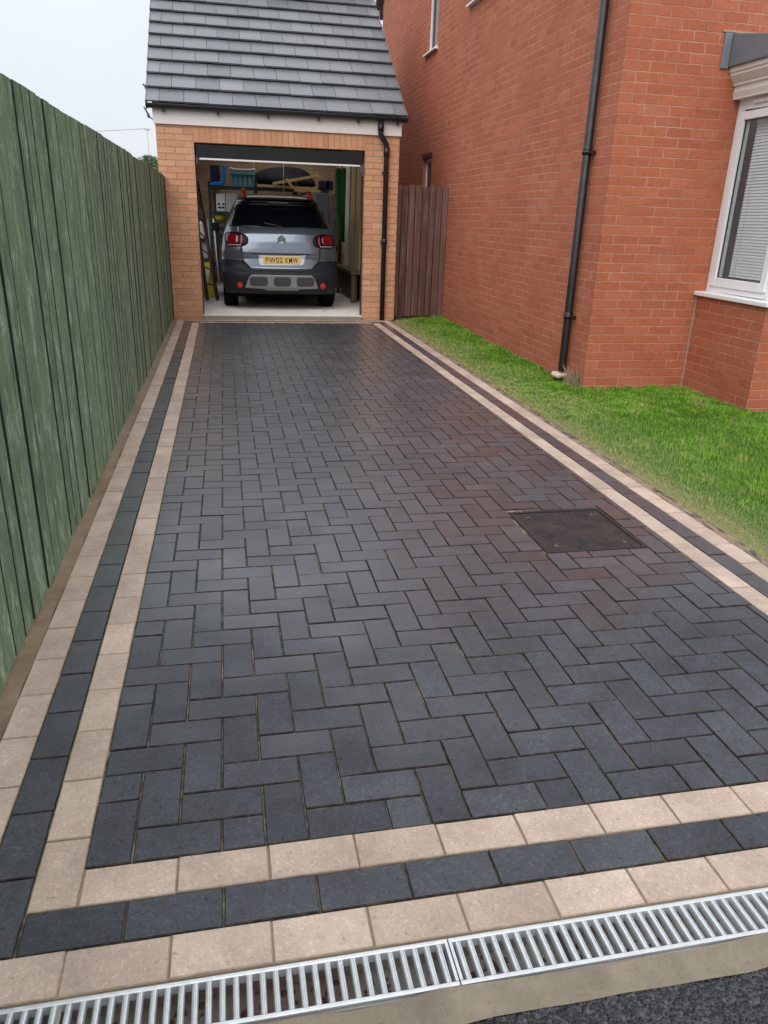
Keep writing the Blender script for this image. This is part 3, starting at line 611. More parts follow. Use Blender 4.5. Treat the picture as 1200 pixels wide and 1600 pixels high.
for x0, x1 in ((-.872, -.8585), (2.4145, 2.428)):    # dry verge units, one stepped cap per course on each gable edge
    vg = MB()
    for c in range(NC):
        for y0, d in ((GY0-.045, 1), (GY1+.045, -1)):
            s0, s1 = c*G_, (c+1)*G_+.02
            def pt(x, s, n): return (x, y0+d*(s*ca-n*sa), WZ+.185+s*sa+n*ca)
            vg.hexa([pt(x0, s0, -.07), pt(x1, s0, -.07), pt(x1, s1, -.085), pt(x0, s1, -.085), pt(x0, s0, .049), pt(x1, s0, .049), pt(x1, s1, .016), pt(x0, s1, .016)])
    vg.build('verge', M['tile'], ro)
b = MB(); b.box(GX0-.022, GX1+.018, GY0-.028, GY0-.004, WZ-.025, WZ+.155); b.build('fascia', M['fascia'], ga, bevel=.003)
b = MB(); yg = GY0-.028; n = 10      # half round gutter
prof = [(yg-.056+.056*math.cos(a), WZ+.185+.050*math.sin(a)) for a in (math.pi+math.pi*i/n for i in range(n+1))]
prof += [(y_*1+(.004 if i_ < n/2 else -.004), z_+.004) for i_, (y_, z_) in reversed(list(enumerate(prof)))]
b.prism(prof, 0, -.865, 2.422)
for x in (-.866, 2.419): b.prism([(yg-.112, WZ+.19)]+prof[:n+1]+[(yg, WZ+.19)], 0, x, x+.004)
gt = b.build('gutter', M['black'], ga)
for x in (-.66, .0, .62, 1.26, 1.78, 2.3):
    b = MB(); b.box(x-.014, x+.014, yg-.06, yg-.001, WZ+.105, WZ+.15); b.build('bracket', M['black'], gt)
b = MB(); yo = GY0-.075
b.tube([(2.075, yo, WZ+.15), (2.075, yo, WZ-.01), (2.09, yo+.005, WZ-.04), (2.155, GY0-.05, WZ-.12), (2.165, GY0-.045, WZ-.16), (2.165, GY0-.045, -.01)], .034, 16)
b.tube([(2.165, GY0-.045, WZ-.27), (2.165, GY0-.045, WZ-.17)], .041, 16); b.tube([(2.165, GY0-.045, 1.02), (2.165, GY0-.045, 1.10)], .040, 16); b.tube([(2.075, yo, WZ+.02), (2.075, yo, WZ+.1)], .041, 16)
dp = b.build('downpipe', M['black_pipe'], ga)
for z in (1.05, 1.93):
    b = MB(); b.box(2.12, 2.21, GY0-.05, GY0-.001, z-.012, z+.012); b.build('bracket', M['black'], dp)
f = MB(); y0, y1, z0, z1 = GWIN[0]; x0 = GX0+.03
for q_ in ((y0, y0+.05, z0, z1), (y1-.05, y1, z0, z1), (13.77, 13.83, z0, z1), (y0+.05, 13.77, z0, z0+.05), (13.83, y1-.05, z0, z0+.05), (y0+.05, 13.77, z1-.05, z1), (13.83, y1-.05, z1-.05, z1)): f.box(x0, x0+.05, *q_)
f_ = f.build('window', M['white'], ga)  # frame of the added window that brightens the inside
for a, c_ in ((y0+.05, 13.77), (13.83, y1-.05)):
    f = MB(); f.box(x0+.02, x0+.026, a, c_, z0+.05, z1-.05); f.build('pane', M['glass'], f_)
# up and over door, lifted: its lower edge hangs in the opening
dr = MB(); dr.hexa([(OX0+.012, GY0+.05, 2.015), (OX1-.012, GY0+.05, 2.015), (OX1-.012, GY0+.10, 2.02), (OX0+.012, GY0+.10, 2.02), (OX0+.012, GY0+.03, 2.17), (OX1-.012, GY0+.03, 2.17), (OX1-.012, GY0+.10, 2.17), (OX0+.012, GY0+.10, 2.17)])
dr.hexa([(OX0+.03, GY0+.08, 2.08), (OX1-.03, GY0+.08, 2.08), (OX1-.03, GY0+2.0, 2.155), (OX0+.03, GY0+2.0, 2.155), (OX0+.03, GY0+.08, 2.115), (OX1-.03, GY0+.08, 2.115), (OX1-.03, GY0+2.0, 2.19), (OX0+.03, GY0+2.0, 2.19)])
do = dr.build('door', M['door_black'], ga, bevel=.01)
b = MB(); b.box(OX0+.06, OX1-.06, GY0+.04, GY0+.055, 1.993, 2.013); b.build('bottom_rail', M['alu'], do)
b = MB(); b.prism([(OX1-.075, 1.99), (OX1-.01, 2.03), (OX1-.005, 1.87), (OX1-.035, 1.88)], 1, GY0+.03, GY0+.05); b.build('hinge_arm', M['steel_grey'], do)
b = MB(); b.prism([(OX0+.012, 2.04), (OX0+.05, 2.0), (OX0+.03, 1.93), (OX0+.012, 1.95)], 1, GY0+.04, GY0+.06); b.build('hinge_arm', M['steel_grey'], do)
for x in (OX0+.0015, OX1-.012):
    b = MB(); b.box(x, x+.0105, GY0+.09, GY0+.16, .05, 2.18); b.build('door_jamb', M['opening'], ga)
for z0, lb, pts in ((2.79, 'small dark bracket on the left edge of the garage roof, the upper of two', [(-.915, 2.83), (-.90, 2.845), (-.862, 2.805), (-.862, 2.775), (-.885, 2.775), (-.89, 2.80)]),
                    (2.45, 'small dark angled bracket below the left end of the garage gutter, the lower of two', [(-.91, 2.56), (-.895, 2.565), (-.855, 2.50), (-.835, 2.47), (-.84, 2.445), (-.868, 2.44), (-.87, 2.485)])):
    b = MB(); b.prism(pts, 1, GY0+.06 if z0 < 2.6 else GY0+.26, GY0+.09 if z0 < 2.6 else GY0+.29); b.beam((-.84, GY0+.08, z0+.0), (GX0-.001, GY0+.08, z0-.04), .015, .015) if z0 < 2.6 else None
    tag(b.build('wall_bracket', M['steel_grey'], bevel=.003), lb, 'bracket', 'small brackets on the garage')

# ------------------------------------------------------------------ side gate
sg = thing('side_gate', (2.72, 10.97, 0), 'dark brown weathered timber side gate between the garage and the red brick house', 'gate')
b = MB(); x = 2.352; i = 0
ww = [.078, .098, .094, .10, .104, .09, .098, .083]
for w in ww:
    b.t = float(np.clip(rng.normal(.5, .3), 0, 1)); dy = rng.normal()*.006
    b.box(x+.005, x+w-.005, 10.955+dy, 10.977+dy, .035+rng.uniform(0, .015), 1.80+rng.normal()*.011); x += w
b.build('board_panel', M['gate'], sg)
for z in (.3, 1.45):
    b = MB(); b.box(2.352, 3.092, 10.99, 11.02, z, z+.1); b.build('rail', M['gate'], sg)
b = MB(); b.box(2.352, 3.092, 11.021, 11.03, .03, 1.75); b.build('back_panel', M['black'], sg)
b = MB(); b.box(2.36, 2.43, 11.032, 11.09, -.1, 1.7); b.build('post', M['gate'], sg)

# ------------------------------------------------------------------ house
HX, HY0, HY1, HZ, HXE = 3.10, 6.20, 16.15, 5.05, 11.0
ho = thing('house', (7.0, 11, 0), 'two storey red brick house with a bay window to the right of the lawn', 'house')
WIN = [(12.0, 12.58, 3.66, 4.72), (9.42, 10.42, 3.84, 4.72), (12.0, 12.5, 1.25, 2.235)]
b = WB(); hv = -.02; U = -HY0+.02
wall_holes(b, 0, HX, HY0, HY1, -.3, HZ, WIN, True, U, hv+.3)
yr = (HY0+HY1)/2
pts = [(HX, HY1, HZ), (HX, HY0, HZ), (HX, yr, HZ+3.4)]; b.face(pts, [(p[1]+U, p[2]+hv+.3) for p in pts])
wall_holes(b, 1, HY0, HX, HXE, -.3, HZ, [(4.08+.2, 7.4, -.3, 2.6), (4.6, 7, 3.5, 4.8)], False, -HX, hv+.3)
wq(b, 1, HY1, HX, HXE, -.3, HZ, True); 
for y0, y1, z0, z1 in WIN:      # reveals
    d = HX+.06
    b.face([(HX, y0, z0), (HX, y0, z1), (d, y0, z1), (d, y0, z0)], [(0, z0), (0, z1), (.06, z1), (.06, z0)]); b.face([(HX, y1, z0), (d, y1, z0), (d, y1, z1), (HX, y1, z1)], [(0, z0), (.06, z0), (.06, z1), (0, z1)])
    b.face([(HX, y0, z1), (HX, y1, z1), (d, y1, z1), (d, y0, z1)], [(0, 0), (y1-y0, 0), (y1-y0, .06), (0, .06)])
b.build('wall', M['brick_red'], ho, fix=False)
b = MB(); b.box(HX+.25, HX+.3, HY0+.3, HY1-.3, -.2, HZ); b.box(HX+.3, HXE, HY0+1.6, HY0+1.7, -.2, HZ); b.build('inner_wall', M['room'], ho)
b = MB()    # roof, eaves on the front and the back
for d, y0 in ((1, HY0-.35), (-1, HY1+.22)):
    y1 = yr; z0 = HZ-.05; z1 = HZ+3.6
    b.hexa([(HX-.12, y0, z0), (HXE, y0, z0), (HXE, y1, z1), (HX-.12, y1, z1), (HX-.12, y0, z0+.1), (HXE, y0, z0+.1), (HXE, y1, z1+.1), (HX-.12, y1, z1+.1)])
hr = b.build('roof', M['tile'], ho)
b = MB(); b.box(HX-.05, HXE, HY1+.12, HY1+.24, HZ-.12, HZ-.02); b.build('gutter', M['black'], ho)
b = MB(); b.box(HX-.06, HX+.35, HY1+.005, HY1+.115, HZ-.22, HZ-.03); b.build('eave_box', M['black'], ho)
def side_window(y0, y1, z0, z1, sill, mull):
    f = MB(); x0, x1 = HX+.035, HX+.085; w = .055
    f.box(x0, x1, y0+.003, y0+w, z0, z1-.003); f.box(x0, x1, y1-w, y1-.003, z0, z1-.003); f.box(x0, x1, y0+w, y1-w, z0, z0+w); f.box(x0, x1, y0+w, y1-w, z1-w, z1-.003)
    if mull: f.box(x0, x1, (y0+y1)/2-.03, (y0+y1)/2+.03, z0+w, z1-w)
    fr = f.build('window', M['white'], ho, bevel=.004)
    g = MB(); g.box(x0+.02, x0+.026, y0+w, y1-w, z0+w, z1-w); g.build('pane', M['car_glass'], fr)
    s_ = MB(); s_.hexa([(HX-.055, y0-.06, z0-.035), (HX+.03, y0-.06, z0-.035), (HX+.03, y1+.06, z0-.035), (HX-.055, y1+.06, z0-.035), (HX-.055, y0-.06, z0-.012), (HX+.03, y0-.06, z0-.002), (HX+.03, y1+.06, z0-.002), (HX-.055, y1+.06, z0-.012)]); s_.build('sill', M['white'], fr, bevel=.003)
side_window(*WIN[0], True, False); side_window(*WIN[1], True, True); side_window(*WIN[2], True, False)
b = MB(); b.box(HX-.012, HX-.0005, 11.96, 12.56, 2.24, 2.30); b.build('lintel', simple('dark_lintel', (.05, .02, .016), .8, .2, 8), ho)
# bay
BX, BY = 4.08, 5.26
bay = WB(); wq(bay, 0, BX, BY, HY0, -.3, .815, True, -HY0, hv+.3); wq(bay, 1, BY, BX, 7.4, -.3, .815, False, -BX+.11, hv+.3)
bw = bay.build('bay_wall', M['brick_red'], ho, fix=False)
b = MB(); b.box(BX-.012, BX-.001, HY0-.016, HY0-.0015, -.05, .81); b.build('mastic_joint', M['mastic'], bw)
b = MB(); b.box(BX-.035, BX+.25, BY-.04, HY0-.001, .816, .852); b.box(BX+.25, 7.4, BY-.04, BY+.25, .816, .852); b.build('window_sill', M['white'], ho, bevel=.006)
FX, FY, FZ0, FZ1 = 4.158, 5.34, .853, 2.34
def bay_frame():
    f = MB(); d = .07; w = .052
    f.box(FX, FX+d, HY0-w, HY0-.001, FZ0, FZ1); f.box(FX, FX+d, FY, FY+w+.02, FZ0, FZ1)
    f.box(FX, FX+d, FY+w+.02, HY0-w, FZ0, FZ0+.05); f.box(FX, FX+d, FY+w+.02, HY0-w, FZ1-.08, FZ1)
    for x in (4.95, 5.8, 6.65): f.box(x, x+.07, FY, FY+d, FZ0+.05, FZ1-.08)
    f.box(FX+d, 7.4, FY, FY+d, FZ0, FZ0+.05); f.box(FX+d, 7.4, FY, FY+d, FZ1-.08, FZ1)
    fr = f.build('window', M['white'], ho, bevel=.004)
    c = MB(); y0, y1, z0, z1 = FY+w+.026, HY0-w-.004, FZ0+.054, FZ1-.085; s_ = .068; x0, x1 = FX-.016, FX+.05
    c.box(x0, x1, y0, y0+s_, z0, z1); c.box(x0, x1, y1-s_, y1, z0, z1); c.box(x0, x1, y0+s_, y1-s_, z0, z0+s_); c.box(x0, x1, y0+s_, y1-s_, z1-s_, z1)
    ca2 = c.build('casement', M['white'], fr, bevel=.006)
    g = MB(); g.box(FX+.012, FX+.018, y0+s_, y1-s_, z0+s_, z1-s_); g.build('pane', M['glass'], fr)
    k_ = MB()
    for a, b2 in ((4.32, 4.95), (5.02, 5.8), (5.87, 6.65), (6.72, 7.4)): k_.box(a if a > 4.4 else FX+d, b2, FY+.03, FY+.036, FZ0+.05, FZ1-.08)
    k_.build('pane', M['glass'], fr)
    v = MB(); v.box(FX-.022, FX-.0005, FY+.2, HY0-.22, FZ1-.045, FZ1-.022); v.build('vent', M['white'], fr, bevel=.003)
    return y0+s_, y1-s_, z0+s_, z1-s_
gy0, gy1, gz0, gz1 = bay_frame()
gk = MB()
for y0, y1, z0, z1 in ((gy1-.007, gy1, gz0, gz1), (gy0, gy0+.006, gz0, gz1), (gy0, gy1, gz0, gz0+.005), (gy0, gy1, gz1-.007, gz1)): gk.box(FX+.002, FX+.011, y0, y1, z0, z1)
gk.build('gasket', M['black'], ho)
bl = thing('venetian_blind', (FX+.1, (gy0+gy1)/2, gz0), 'closed pale grey venetian blind behind the bay window glass', 'blind')
b = MB(); z = gz0+.012
while z < gz1-.02:
    b.hexa([(FX+.075, gy0-.02, z), (FX+.081, gy0-.02, z), (FX+.081, gy1-.05, z), (FX+.075, gy1-.05, z), (FX+.087, gy0-.02, z+.0225), (FX+.09, gy0-.02, z+.0225), (FX+.09, gy1-.05, z+.0225), (FX+.087, gy1-.05, z+.0225)]); z += .0235
b.build('slat_panel', M['blind'], bl)
b = MB(); b.box(FX+.07, FX+.1, gy0-.02, gy1-.045, gz1-.02, gz1+.02); b.build('head_rail', M['blind'], bl)
for y in (gy1-.13, gy0+.09):
    b = MB(); b.tube([(FX+.071, y, gz0+.01), (FX+.071, y, gz1)], .0012, 6); b.build('cord', M['cable_white'], bl)
b = MB()     # stepped cornice
prof = [(0, 0), (0, .012), (.012, .05), (.0, .052), (.0, .092), (.018, .097), (.018, .112), (.03, .125), (.052, .155), (.06, .165), (.06, .178), (.072, .19), (.072, .222)]
ZC = 2.342
P2 = [(BX+.012-a, ZC+z) for a, z in prof]+[(BX+.25, ZC+.222), (BX+.25, ZC)]
b.prism(P2, 1, BY-.01, HY0-.001)
P3 = [(BY+.012-a, ZC+z) for a, z in prof]+[(BY+.25, ZC+.222), (BY+.25, ZC)]
b.prism(P3, 0, BX+.0, 7.45)
b.build('cornice', M['cornice'], ho)
b = MB(); zl = ZC+.2225
b.faces([(BX-.085, HY0-.001, zl), (BX-.085, BY-.10, zl), (7.5, BY-.10, zl), (7.5, HY0-.001, zl), (BX-.085, HY0-.001, zl+.238), (7.5, HY0-.001, zl+.238), (BX-.085, BY-.10, zl+.05), (7.5, BY-.10, zl+.05)],
        [(0, 1, 2, 3), (0, 4, 6, 1), (4, 5, 7, 6), (1, 6, 7, 2), (0, 3, 5, 4), (3, 2, 7, 5)])
lr = b.build('bay_roof', M['lead'], ho, bevel=.008)
b = MB(); b.box(BX-.155, BX-.088, HY0-.016, HY0-.0015, zl-.012, zl+.236); b.build('flashing', M['lead'], lr, bevel=.005)
b = MB(); b.box(BX-.18, 7.5, HY0-.012, HY0-.0015, zl+.2395, zl+.252); b.build('mortar_fillet', M['mastic'], lr)
# downpipe on the house
b = MB(); px, py = HX-.052, 6.555
b.tube([(px, py, .085), (px, py, .1), (px, py, HZ-.2)], .036, 18)
for z0, z1 in ((1.915, 1.99), (.565, .62)): b.tube([(px, py, z0), (px, py, z1)], .0405, 18)
dp2 = b.build('downpipe', M['black_pipe'], ho)
for z in (1.935, .582, 3.6):
    c = MB(); c.tube([(px, py, z-.012), (px, py, z+.012)], .0435, 18); c.box(px+.035, HX-.001, py-.05, py+.05, z-.011, z+.011) if False else c.box(px-.005, HX-.001, py-.062, py-.03, z-.01, z+.01); c.build('bracket', M['black'], dp2)
bm = bmesh.new(); bmesh.ops.create_icosphere(bm, subdivisions=3, radius=.075)
for v in bm.verts:
    v.co.x *= .95; v.co.y *= 1.0; v.co.z *= .55; v.co += v.co.normalized()*.012*math.sin(v.co.x*60+1)*math.cos(v.co.y*50)
    if v.co.z > .022: v.co.z = .022+.2*(v.co.z-.022)
me = bpy.data.meshes.new('stone'); bm.to_mesh(me); bm.free(); me.materials.append(M['stone']); ob = bpy.data.objects.new('stone', me); COL.objects.link(ob); ob.location = (3.035, 6.57, .045)
tag(ob, 'pale flat stone under the foot of the house downpipe', 'stone')
b = MB()
for _ in range(90):
    x, y = rng.uniform(3.0, 3.09), rng.uniform(6.2, 6.42); h = rng.uniform(.05, .19); lx, ly = rng.normal()*.02-.01, rng.normal()*.05
    b.tube([(x, y, -.02), (x+lx*.4, y+ly*.4, h*.6), (x+lx, y+ly, h*rng.uniform(.8, 1))], [.0022, .0018, .0008], 4, False)
tag(b.build('dry_weed', M['straw']), 'dead straw coloured weed against the house corner beside the downpipe', 'weed')

# ------------------------------------------------------------------ car
CXC, FL = .797, .05
car = thing('car', (CXC, 13.4, FL), 'grey compact suv parked in the garage, rear facing out', 'car')
def ip(z, tab): return float(np.interp(z, [t[0] for t in tab], [t[1] for t in tab]))
Wt = [(.28, .79), (.36, .815), (.45, .83), (.6, .845), (.75, .845), (.9, .835), (1.0, .82), (1.1, .80), (1.2, .765), (1.35, .69), (1.5, .625), (1.57, .58), (1.60, .54), (1.635, .40), (1.65, .15)]
Rt = [(.28, 11.50), (.33, 11.43), (.38, 11.385), (.55, 11.37), (.60, 11.395), (.64, 11.45), (.78, 11.475), (.84, 11.445), (.90, 11.455), (1.0, 11.475), (1.1, 11.51), (1.17, 11.555), (1.22, 11.60), (1.5, 11.84), (1.53, 11.80), (1.57, 11.84), (1.60, 11.93), (1.635, 12.1), (1.65, 12.4)]
Ft = [(.28, 15.4), (.5, 15.52), (.8, 15.5), (.95, 15.35), (1.02, 14.75), (1.5, 13.55), (1.6, 13.2), (1.65, 12.9)]
Ct = [(.28, .22), (.6, .26), (.9, .30), (1.1, .34), (1.25, .36), (1.5, .34), (1.65, .3)]
def rear_y(x, z):
    w, r, c = ip(z, Wt), ip(z, Rt), ip(z, Ct); u = min(abs(x)/w, .9995); return r+c*(1-(1-u**3)**(1/3))
LEV = [.28, .33, .38, .46, .55, .60, .64, .70, .745, .78, .84, .90, .96, 1.0, 1.05, 1.1, 1.15, 1.2, 1.28, 1.36, 1.44, 1.5, 1.53, 1.57, 1.60, 1.635, 1.65]
def loop(z):
    w, r, f, c = ip(z, Wt), ip(z, Rt), ip(z, Ft), ip(z, Ct); L_ = []
    N_ = 26
    for i in range(N_+1):
        u = -math.cos(math.pi*i/N_); s_ = abs(u); L_.append((w*u, r+c*(1-max(0, 1-s_**3)**(1/3))))
    ys = np.linspace(r+c, f-.5, 36)[1:]
    L_ += [(w, y) for y in ys]
    for i in range(1, 20):
        a = math.pi*i/20; L_.append((w*math.cos(a), f-.5+.5*math.sin(a)**.8))
    L_ += [(-w, y) for y in ys[::-1]]
    return L_
LP = [[Vector((CXC+x, y, FL+z-.05+.0)) for x, y in loop(z)] for z in LEV]    # LEV are heights measured with the floor included
n_ = len(LP[0]); AX = (12.11, 14.70); WR = .325
bodyM, bumpM = MB(), MB()
for a in range(len(LEV)-1):
    for i in range(n_):
        q = [LP[a][i], LP[a][(i+1) % n_], LP[a+1][(i+1) % n_], LP[a+1][i]]; c = sum(q, Vector())/4
        if abs(c.x-CXC) > .62 and any((c.y-ay)**2+(c.z-FL-WR)**2 < .385**2 for ay in AX): continue
        lo = LEV[a] < .745-1e-6 and (c.y < 12.3 or LEV[a] < .46 or c.y > 14.9)
        (bumpM if lo else bodyM).face(q, smooth=True)
bodyM.face(LP[-1]); bumpM.face(list(reversed(LP[0])))
for ob, nm, mt in ((bodyM, 'body', M['paint']), (bumpM, 'bumper', M['cladding'])):
    ob.build(nm, mt, car)
def patch(poly, off=.006, nz_=24, nx_=24, depth=.03, crown=0.0):     # outline (x,z) laid on the rear surface with thickness
    b = MB(); zs = [p[1] for p in poly]; z0, z1 = min(zs), max(zs); rows = []
    for j in range(nz_+1):
        z = z0+(z1-z0)*(.002+.996*j/nz_); xs_ = []
        for i in range(len(poly)):
            (xa, za), (xb, zb) = poly[i], poly[(i+1) % len(poly)]
            if (za-z)*(zb-z) <= 0 and za != zb: xs_.append(xa+(xb-xa)*(z-za)/(zb-za))
        rows.append((z, min(xs_), max(xs_)))
    V = []; F = []; m = nx_+1
    for j, (z, a, c) in enumerate(rows):
        for i in range(m):
            x = a+(c-a)*i/nx_; e = min(i, nx_-i)/(nx_/2); e2 = min(j, nz_-j)/(nz_/2)
            V.append((CXC+x, rear_y(x, z)-off-crown*min(1, 3*e)*min(1, 3*e2), z))
    for j in range(nz_):
        for i in range(nx_): F.append((j*m+i, j*m+i+1, (j+1)*m+i+1, (j+1)*m+i))
    nV = len(V); b.faces(V, F, True)
    border = [i for i in range(m)]+[j*m+nx_ for j in range(1, nz_+1)]+[nz_*m+i for i in range(nx_-1, -1, -1)]+[j*m for j in range(nz_-1, 0, -1)]
    W_ = [V[i] for i in border]; k_ = len(W_); W2 = [(x, y+depth, z) for x, y, z in W_]
    b.faces(W_+W2, [(i, (i+1) % k_, k_+(i+1) % k_, k_+i) for i in range(k_)]); return b
def rr(x0, x1, z0, z1, r, n=5):
    out = []
    for cx, cz, a0 in ((x1-r, z1-r, 0), (x0+r, z1-r, 90), (x0+r, z0+r, 180), (x1-r, z0+r, 270)):
        out += [(cx+r*math.cos(RAD(a0+90*i/n)), cz+r*math.sin(RAD(a0+90*i/n))) for i in range(n+1)]
    return out
sym = lambda L_: L_+[(-x, z) for x, z in reversed(L_)]
tg = patch(sym([(0, 1.205), (.60, 1.205), (.60, 1.13), (.575, 1.0), (.565, .86), (.555, .745), (.45, .640), (.43, .632), (0, .628)]), .007, 40, 40).build('tailgate', M['paint'], car)
patch(sym([(0, .652), (.435, .652), (.55, .752), (.555, .735), (.45, .622), (0, .612)]), .0035, 16, 40).build('shut_line', M['ink'], car)
patch(sym([(0, 1.53), (.572, 1.53), (.625, 1.44), (.728, 1.21), (.715, 1.19), (0, 1.180)]), .012, 24, 30).build('rear_window', M['car_glass'], car)
patch(sym([(0, 1.578), (.47, 1.575), (.515, 1.535), (0, 1.525)]), .04, 6, 30, .06).build('spoiler', M['car_glass'], car)
patch(rr(-.14, .14, 1.515, 1.532, .006), .046, 5, 12, .01).build('brake_light', M['lamp_clear'], car)
for s_ in (-1, 1):
    f_ = lambda L_: [(s_*x, z) for x, z in L_]
    lp = patch(f_([(.455, 1.02), (.465, .975), (.50, .945), (.56, .93), (.70, .930), (.775, .94), (.79, 1.0), (.785, 1.08), (.755, 1.115), (.60, 1.118), (.50, 1.09), (.462, 1.055)]), .014, 20, 24, .03, .008).build('tail_lamp', M['lamp_black'], car)
    patch(f_(rr(.595, .765, .968, 1.098, .04)), .026, 12, 14, .01, .006).build('red_lens', M['lamp_red'], lp)
    patch(f_([(.548, .965), (.572, .955), (.566, 1.02), (.562, 1.085), (.55, 1.09), (.538, 1.02)]), .027, 10, 4, .01).build('light_bar', M['lamp_pink'], lp)
    patch(f_(rr(.56, .755, .940, .955, .005)), .026, 4, 12, .01).build('reversing_strip', M['lamp_clear'], lp)
    b = MB(); cx, cz = CXC+s_*.598, .407; yy = rear_y(.598, .407)-.012
    b.tube([(cx, yy+.03, cz), (cx, yy, cz), (cx, yy-.006, cz)], [.042, .040, .032], 20); b.build('reflector', M['reflector'], car)
sk = patch(sym([(0, .555), (.43, .555), (.47, .52), (.53, .37), (.50, .358), (.26, .358), (.22, .335), (0, .335)]), .012, 20, 40, .04).build('skid_plate', M['skid'], car)
for x0, x1 in ((-.455, -.205), (-.117, .125), (.212, .462)):
    patch(rr(x0, x1, .40, .528, .038), .018, 14, 16, .03).build('grille_insert', M['insert'], sk)
# emblem: two stacked chevrons
def chev(z, h, w, t): return [(-w, z-h-t*.2), (-w*.86, z-h+t*.6), (0, z+t*.5), (w*.86, z-h+t*.6), (w, z-h-t*.2), (w*.93, z-h-t*.75), (0, z-t*.55), (-w*.93, z-h-t*.75)]
em = MB()
for z in (1.080, 1.040):
    pts = chev(z, .036, .06, .026); y = rear_y(0, 1.04)
    for half in (pts[:3]+pts[6:], [pts[2], pts[3], pts[4], pts[5], pts[6]]):
        yy = [rear_y(x, z_)-.012 for x, z_ in half]; k_ = len(half)
        em.faces([(CXC+.012+x, yy_-.006, z_) for (x, z_), yy_ in zip(half, yy)]+[(CXC+.012+x, yy_+.01, z_) for (x, z_), yy_ in zip(half, yy)], [tuple(range(k_)), tuple(range(2*k_-1, k_-1, -1))]+[(i, (i+1) % k_, k_+(i+1) % k_, k_+i) for i in range(k_)])
em.build('emblem', M['chrome'], tg)
patch(rr(-.055, .075, .987, .993, .002), .0085, 3, 6, .004).build('badge', M['chrome_lt'], tg)
patch([(-.32, .817), (.36, .825), (.33, .70), (.30, .682), (-.28, .676), (-.32, .69)], .0085, 14, 24, .01).build('plate_recess', M['plate_white'], tg)
patch(sym([(0, .85), (.42, .85), (.38, .832), (0, .832)]), .0095, 5, 24, .01).build('crease_shade', M['ink'], tg)  # crease shadow above the plate, painted as a dark strip
wp = MB(); wp.beam((CXC+.02, rear_y(.02, 1.205)-.03, 1.205), (CXC-.22, rear_y(.22, 1.245)-.032, 1.25), .012, .014); wp.build('wiper', M['ink'], car)
for s_ in (-1, 1):
    patch([(s_*.568, .86), (s_*.574, .86), (s_*.586, .95), (s_*.580, .95)] if s_ > 0 else [(-.574, .86), (-.568, .86), (-.580, .95), (-.586, .95)], .009, 6, 2, .012).build('shut_line', M['ink'], car)
    patch([(s_*.56, .742), (s_*.80, .755), (s_*.80, .748), (s_*.56, .733)], .004, 4, 16, .01).build('shut_line', M['ink'], car)
py_ = rear_y(0, .75)-.02
b = MB(); b.prism([(CXC-.255, .70), (CXC+.275, .70), (CXC+.275, .806), (CXC-.255, .806)], 1, py_, py_+.012); pt_ = b.build('number_plate', M['plate'], tg, bevel=.002)
for word, xa, xb in (('PW02', -.228, .015), ('KMW', .055, .235)):
    cu = bpy.data.curves.new('lettering', 'FONT'); cu.body = word; cu.size = .1; cu.align_x = 'CENTER'; cu.extrude = .0008; cu.offset = .0012; cu.space_character = 1.18
    tob = bpy.data.objects.new('lettering', cu); COL.objects.link(tob); bpy.context.view_layer.update()
    tm = bpy.data.meshes.new_from_object(tob.evaluated_get(bpy.context.evaluated_depsgraph_get())); bpy.data.objects.remove(tob)
    co = np.empty(len(tm.vertices)*3); tm.vertices.foreach_get('co', co); co = co.reshape(-1, 3); lo_, hi_ = co.min(0), co.max(0)
    sx_, sz_ = (xb-xa)/(hi_[0]-lo_[0]), .076/(hi_[1]-lo_[1])
    new = np.stack([CXC+.005+xa+(co[:, 0]-lo_[0])*sx_, py_-.0012-co[:, 2], .716+(co[:, 1]-lo_[1])*sz_], 1)-np.array(Vector(pt_['_w']))
    tm.vertices.foreach_set('co', new.ravel()); tm.materials.clear(); tm.materials.append(M['ink']); tm.name = 'lettering'
    ob = bpy.data.objects.new('lettering', tm); COL.objects.link(ob); ob.parent = pt_
# wheels
for sx2 in (-1, 1):
    for ay in AX:
        xo, xi = CXC+sx2*.835, CXC+sx2*.62; R_ = WR
        b = MB(); prof = [(xi, R_*.62), (xi, R_*.9), (xi+sx2*.02, R_*.985), (xi+sx2*.05, R_), (xo-sx2*.05, R_), (xo-sx2*.02, R_*.985), (xo, R_*.9), (xo, R_*.66)]
        V = []; F = []; m = 40
        for j in range(m):
            a = 2*math.pi*j/m; V += [(x, ay+r*math.cos(a), FL+R_+r*math.sin(a)) for x, r in prof]
        kk = len(prof)
        for j in range(m):
            for i in range(kk-1): F.append((j*kk+i, j*kk+i+1, ((j+1) % m)*kk+i+1, ((j+1) % m)*kk+i))
        b.faces(V, F, True); wh = b.build('wheel', M['tyre'], car)
        r_ = MB(); r_.tube([(xo-sx2*.03, ay, FL+R_), (xo-sx2*.12, ay, FL+R_)], R_*.64, 28)
        for j in range(5):
            a = 2*math.pi*j/5; r_.beam((xo-sx2*.015, ay+.03*math.cos(a), FL+R_+.03*math.sin(a)), (xo-sx2*.015, ay+R_*.62*math.cos(a), FL+R_+R_*.62*math.sin(a)), .05, .02, (1, 0, 0))
        r_.build('rim', M['rim'], wh)
b = MB(); b.box(CXC-.7, CXC+.7, 11.75, 15.2, FL+.17, FL+.30); b.box(CXC-.6, CXC+.6, 11.9, 14.9, FL+.3, FL+.7); b.build('underbody', M['tyre'], car)
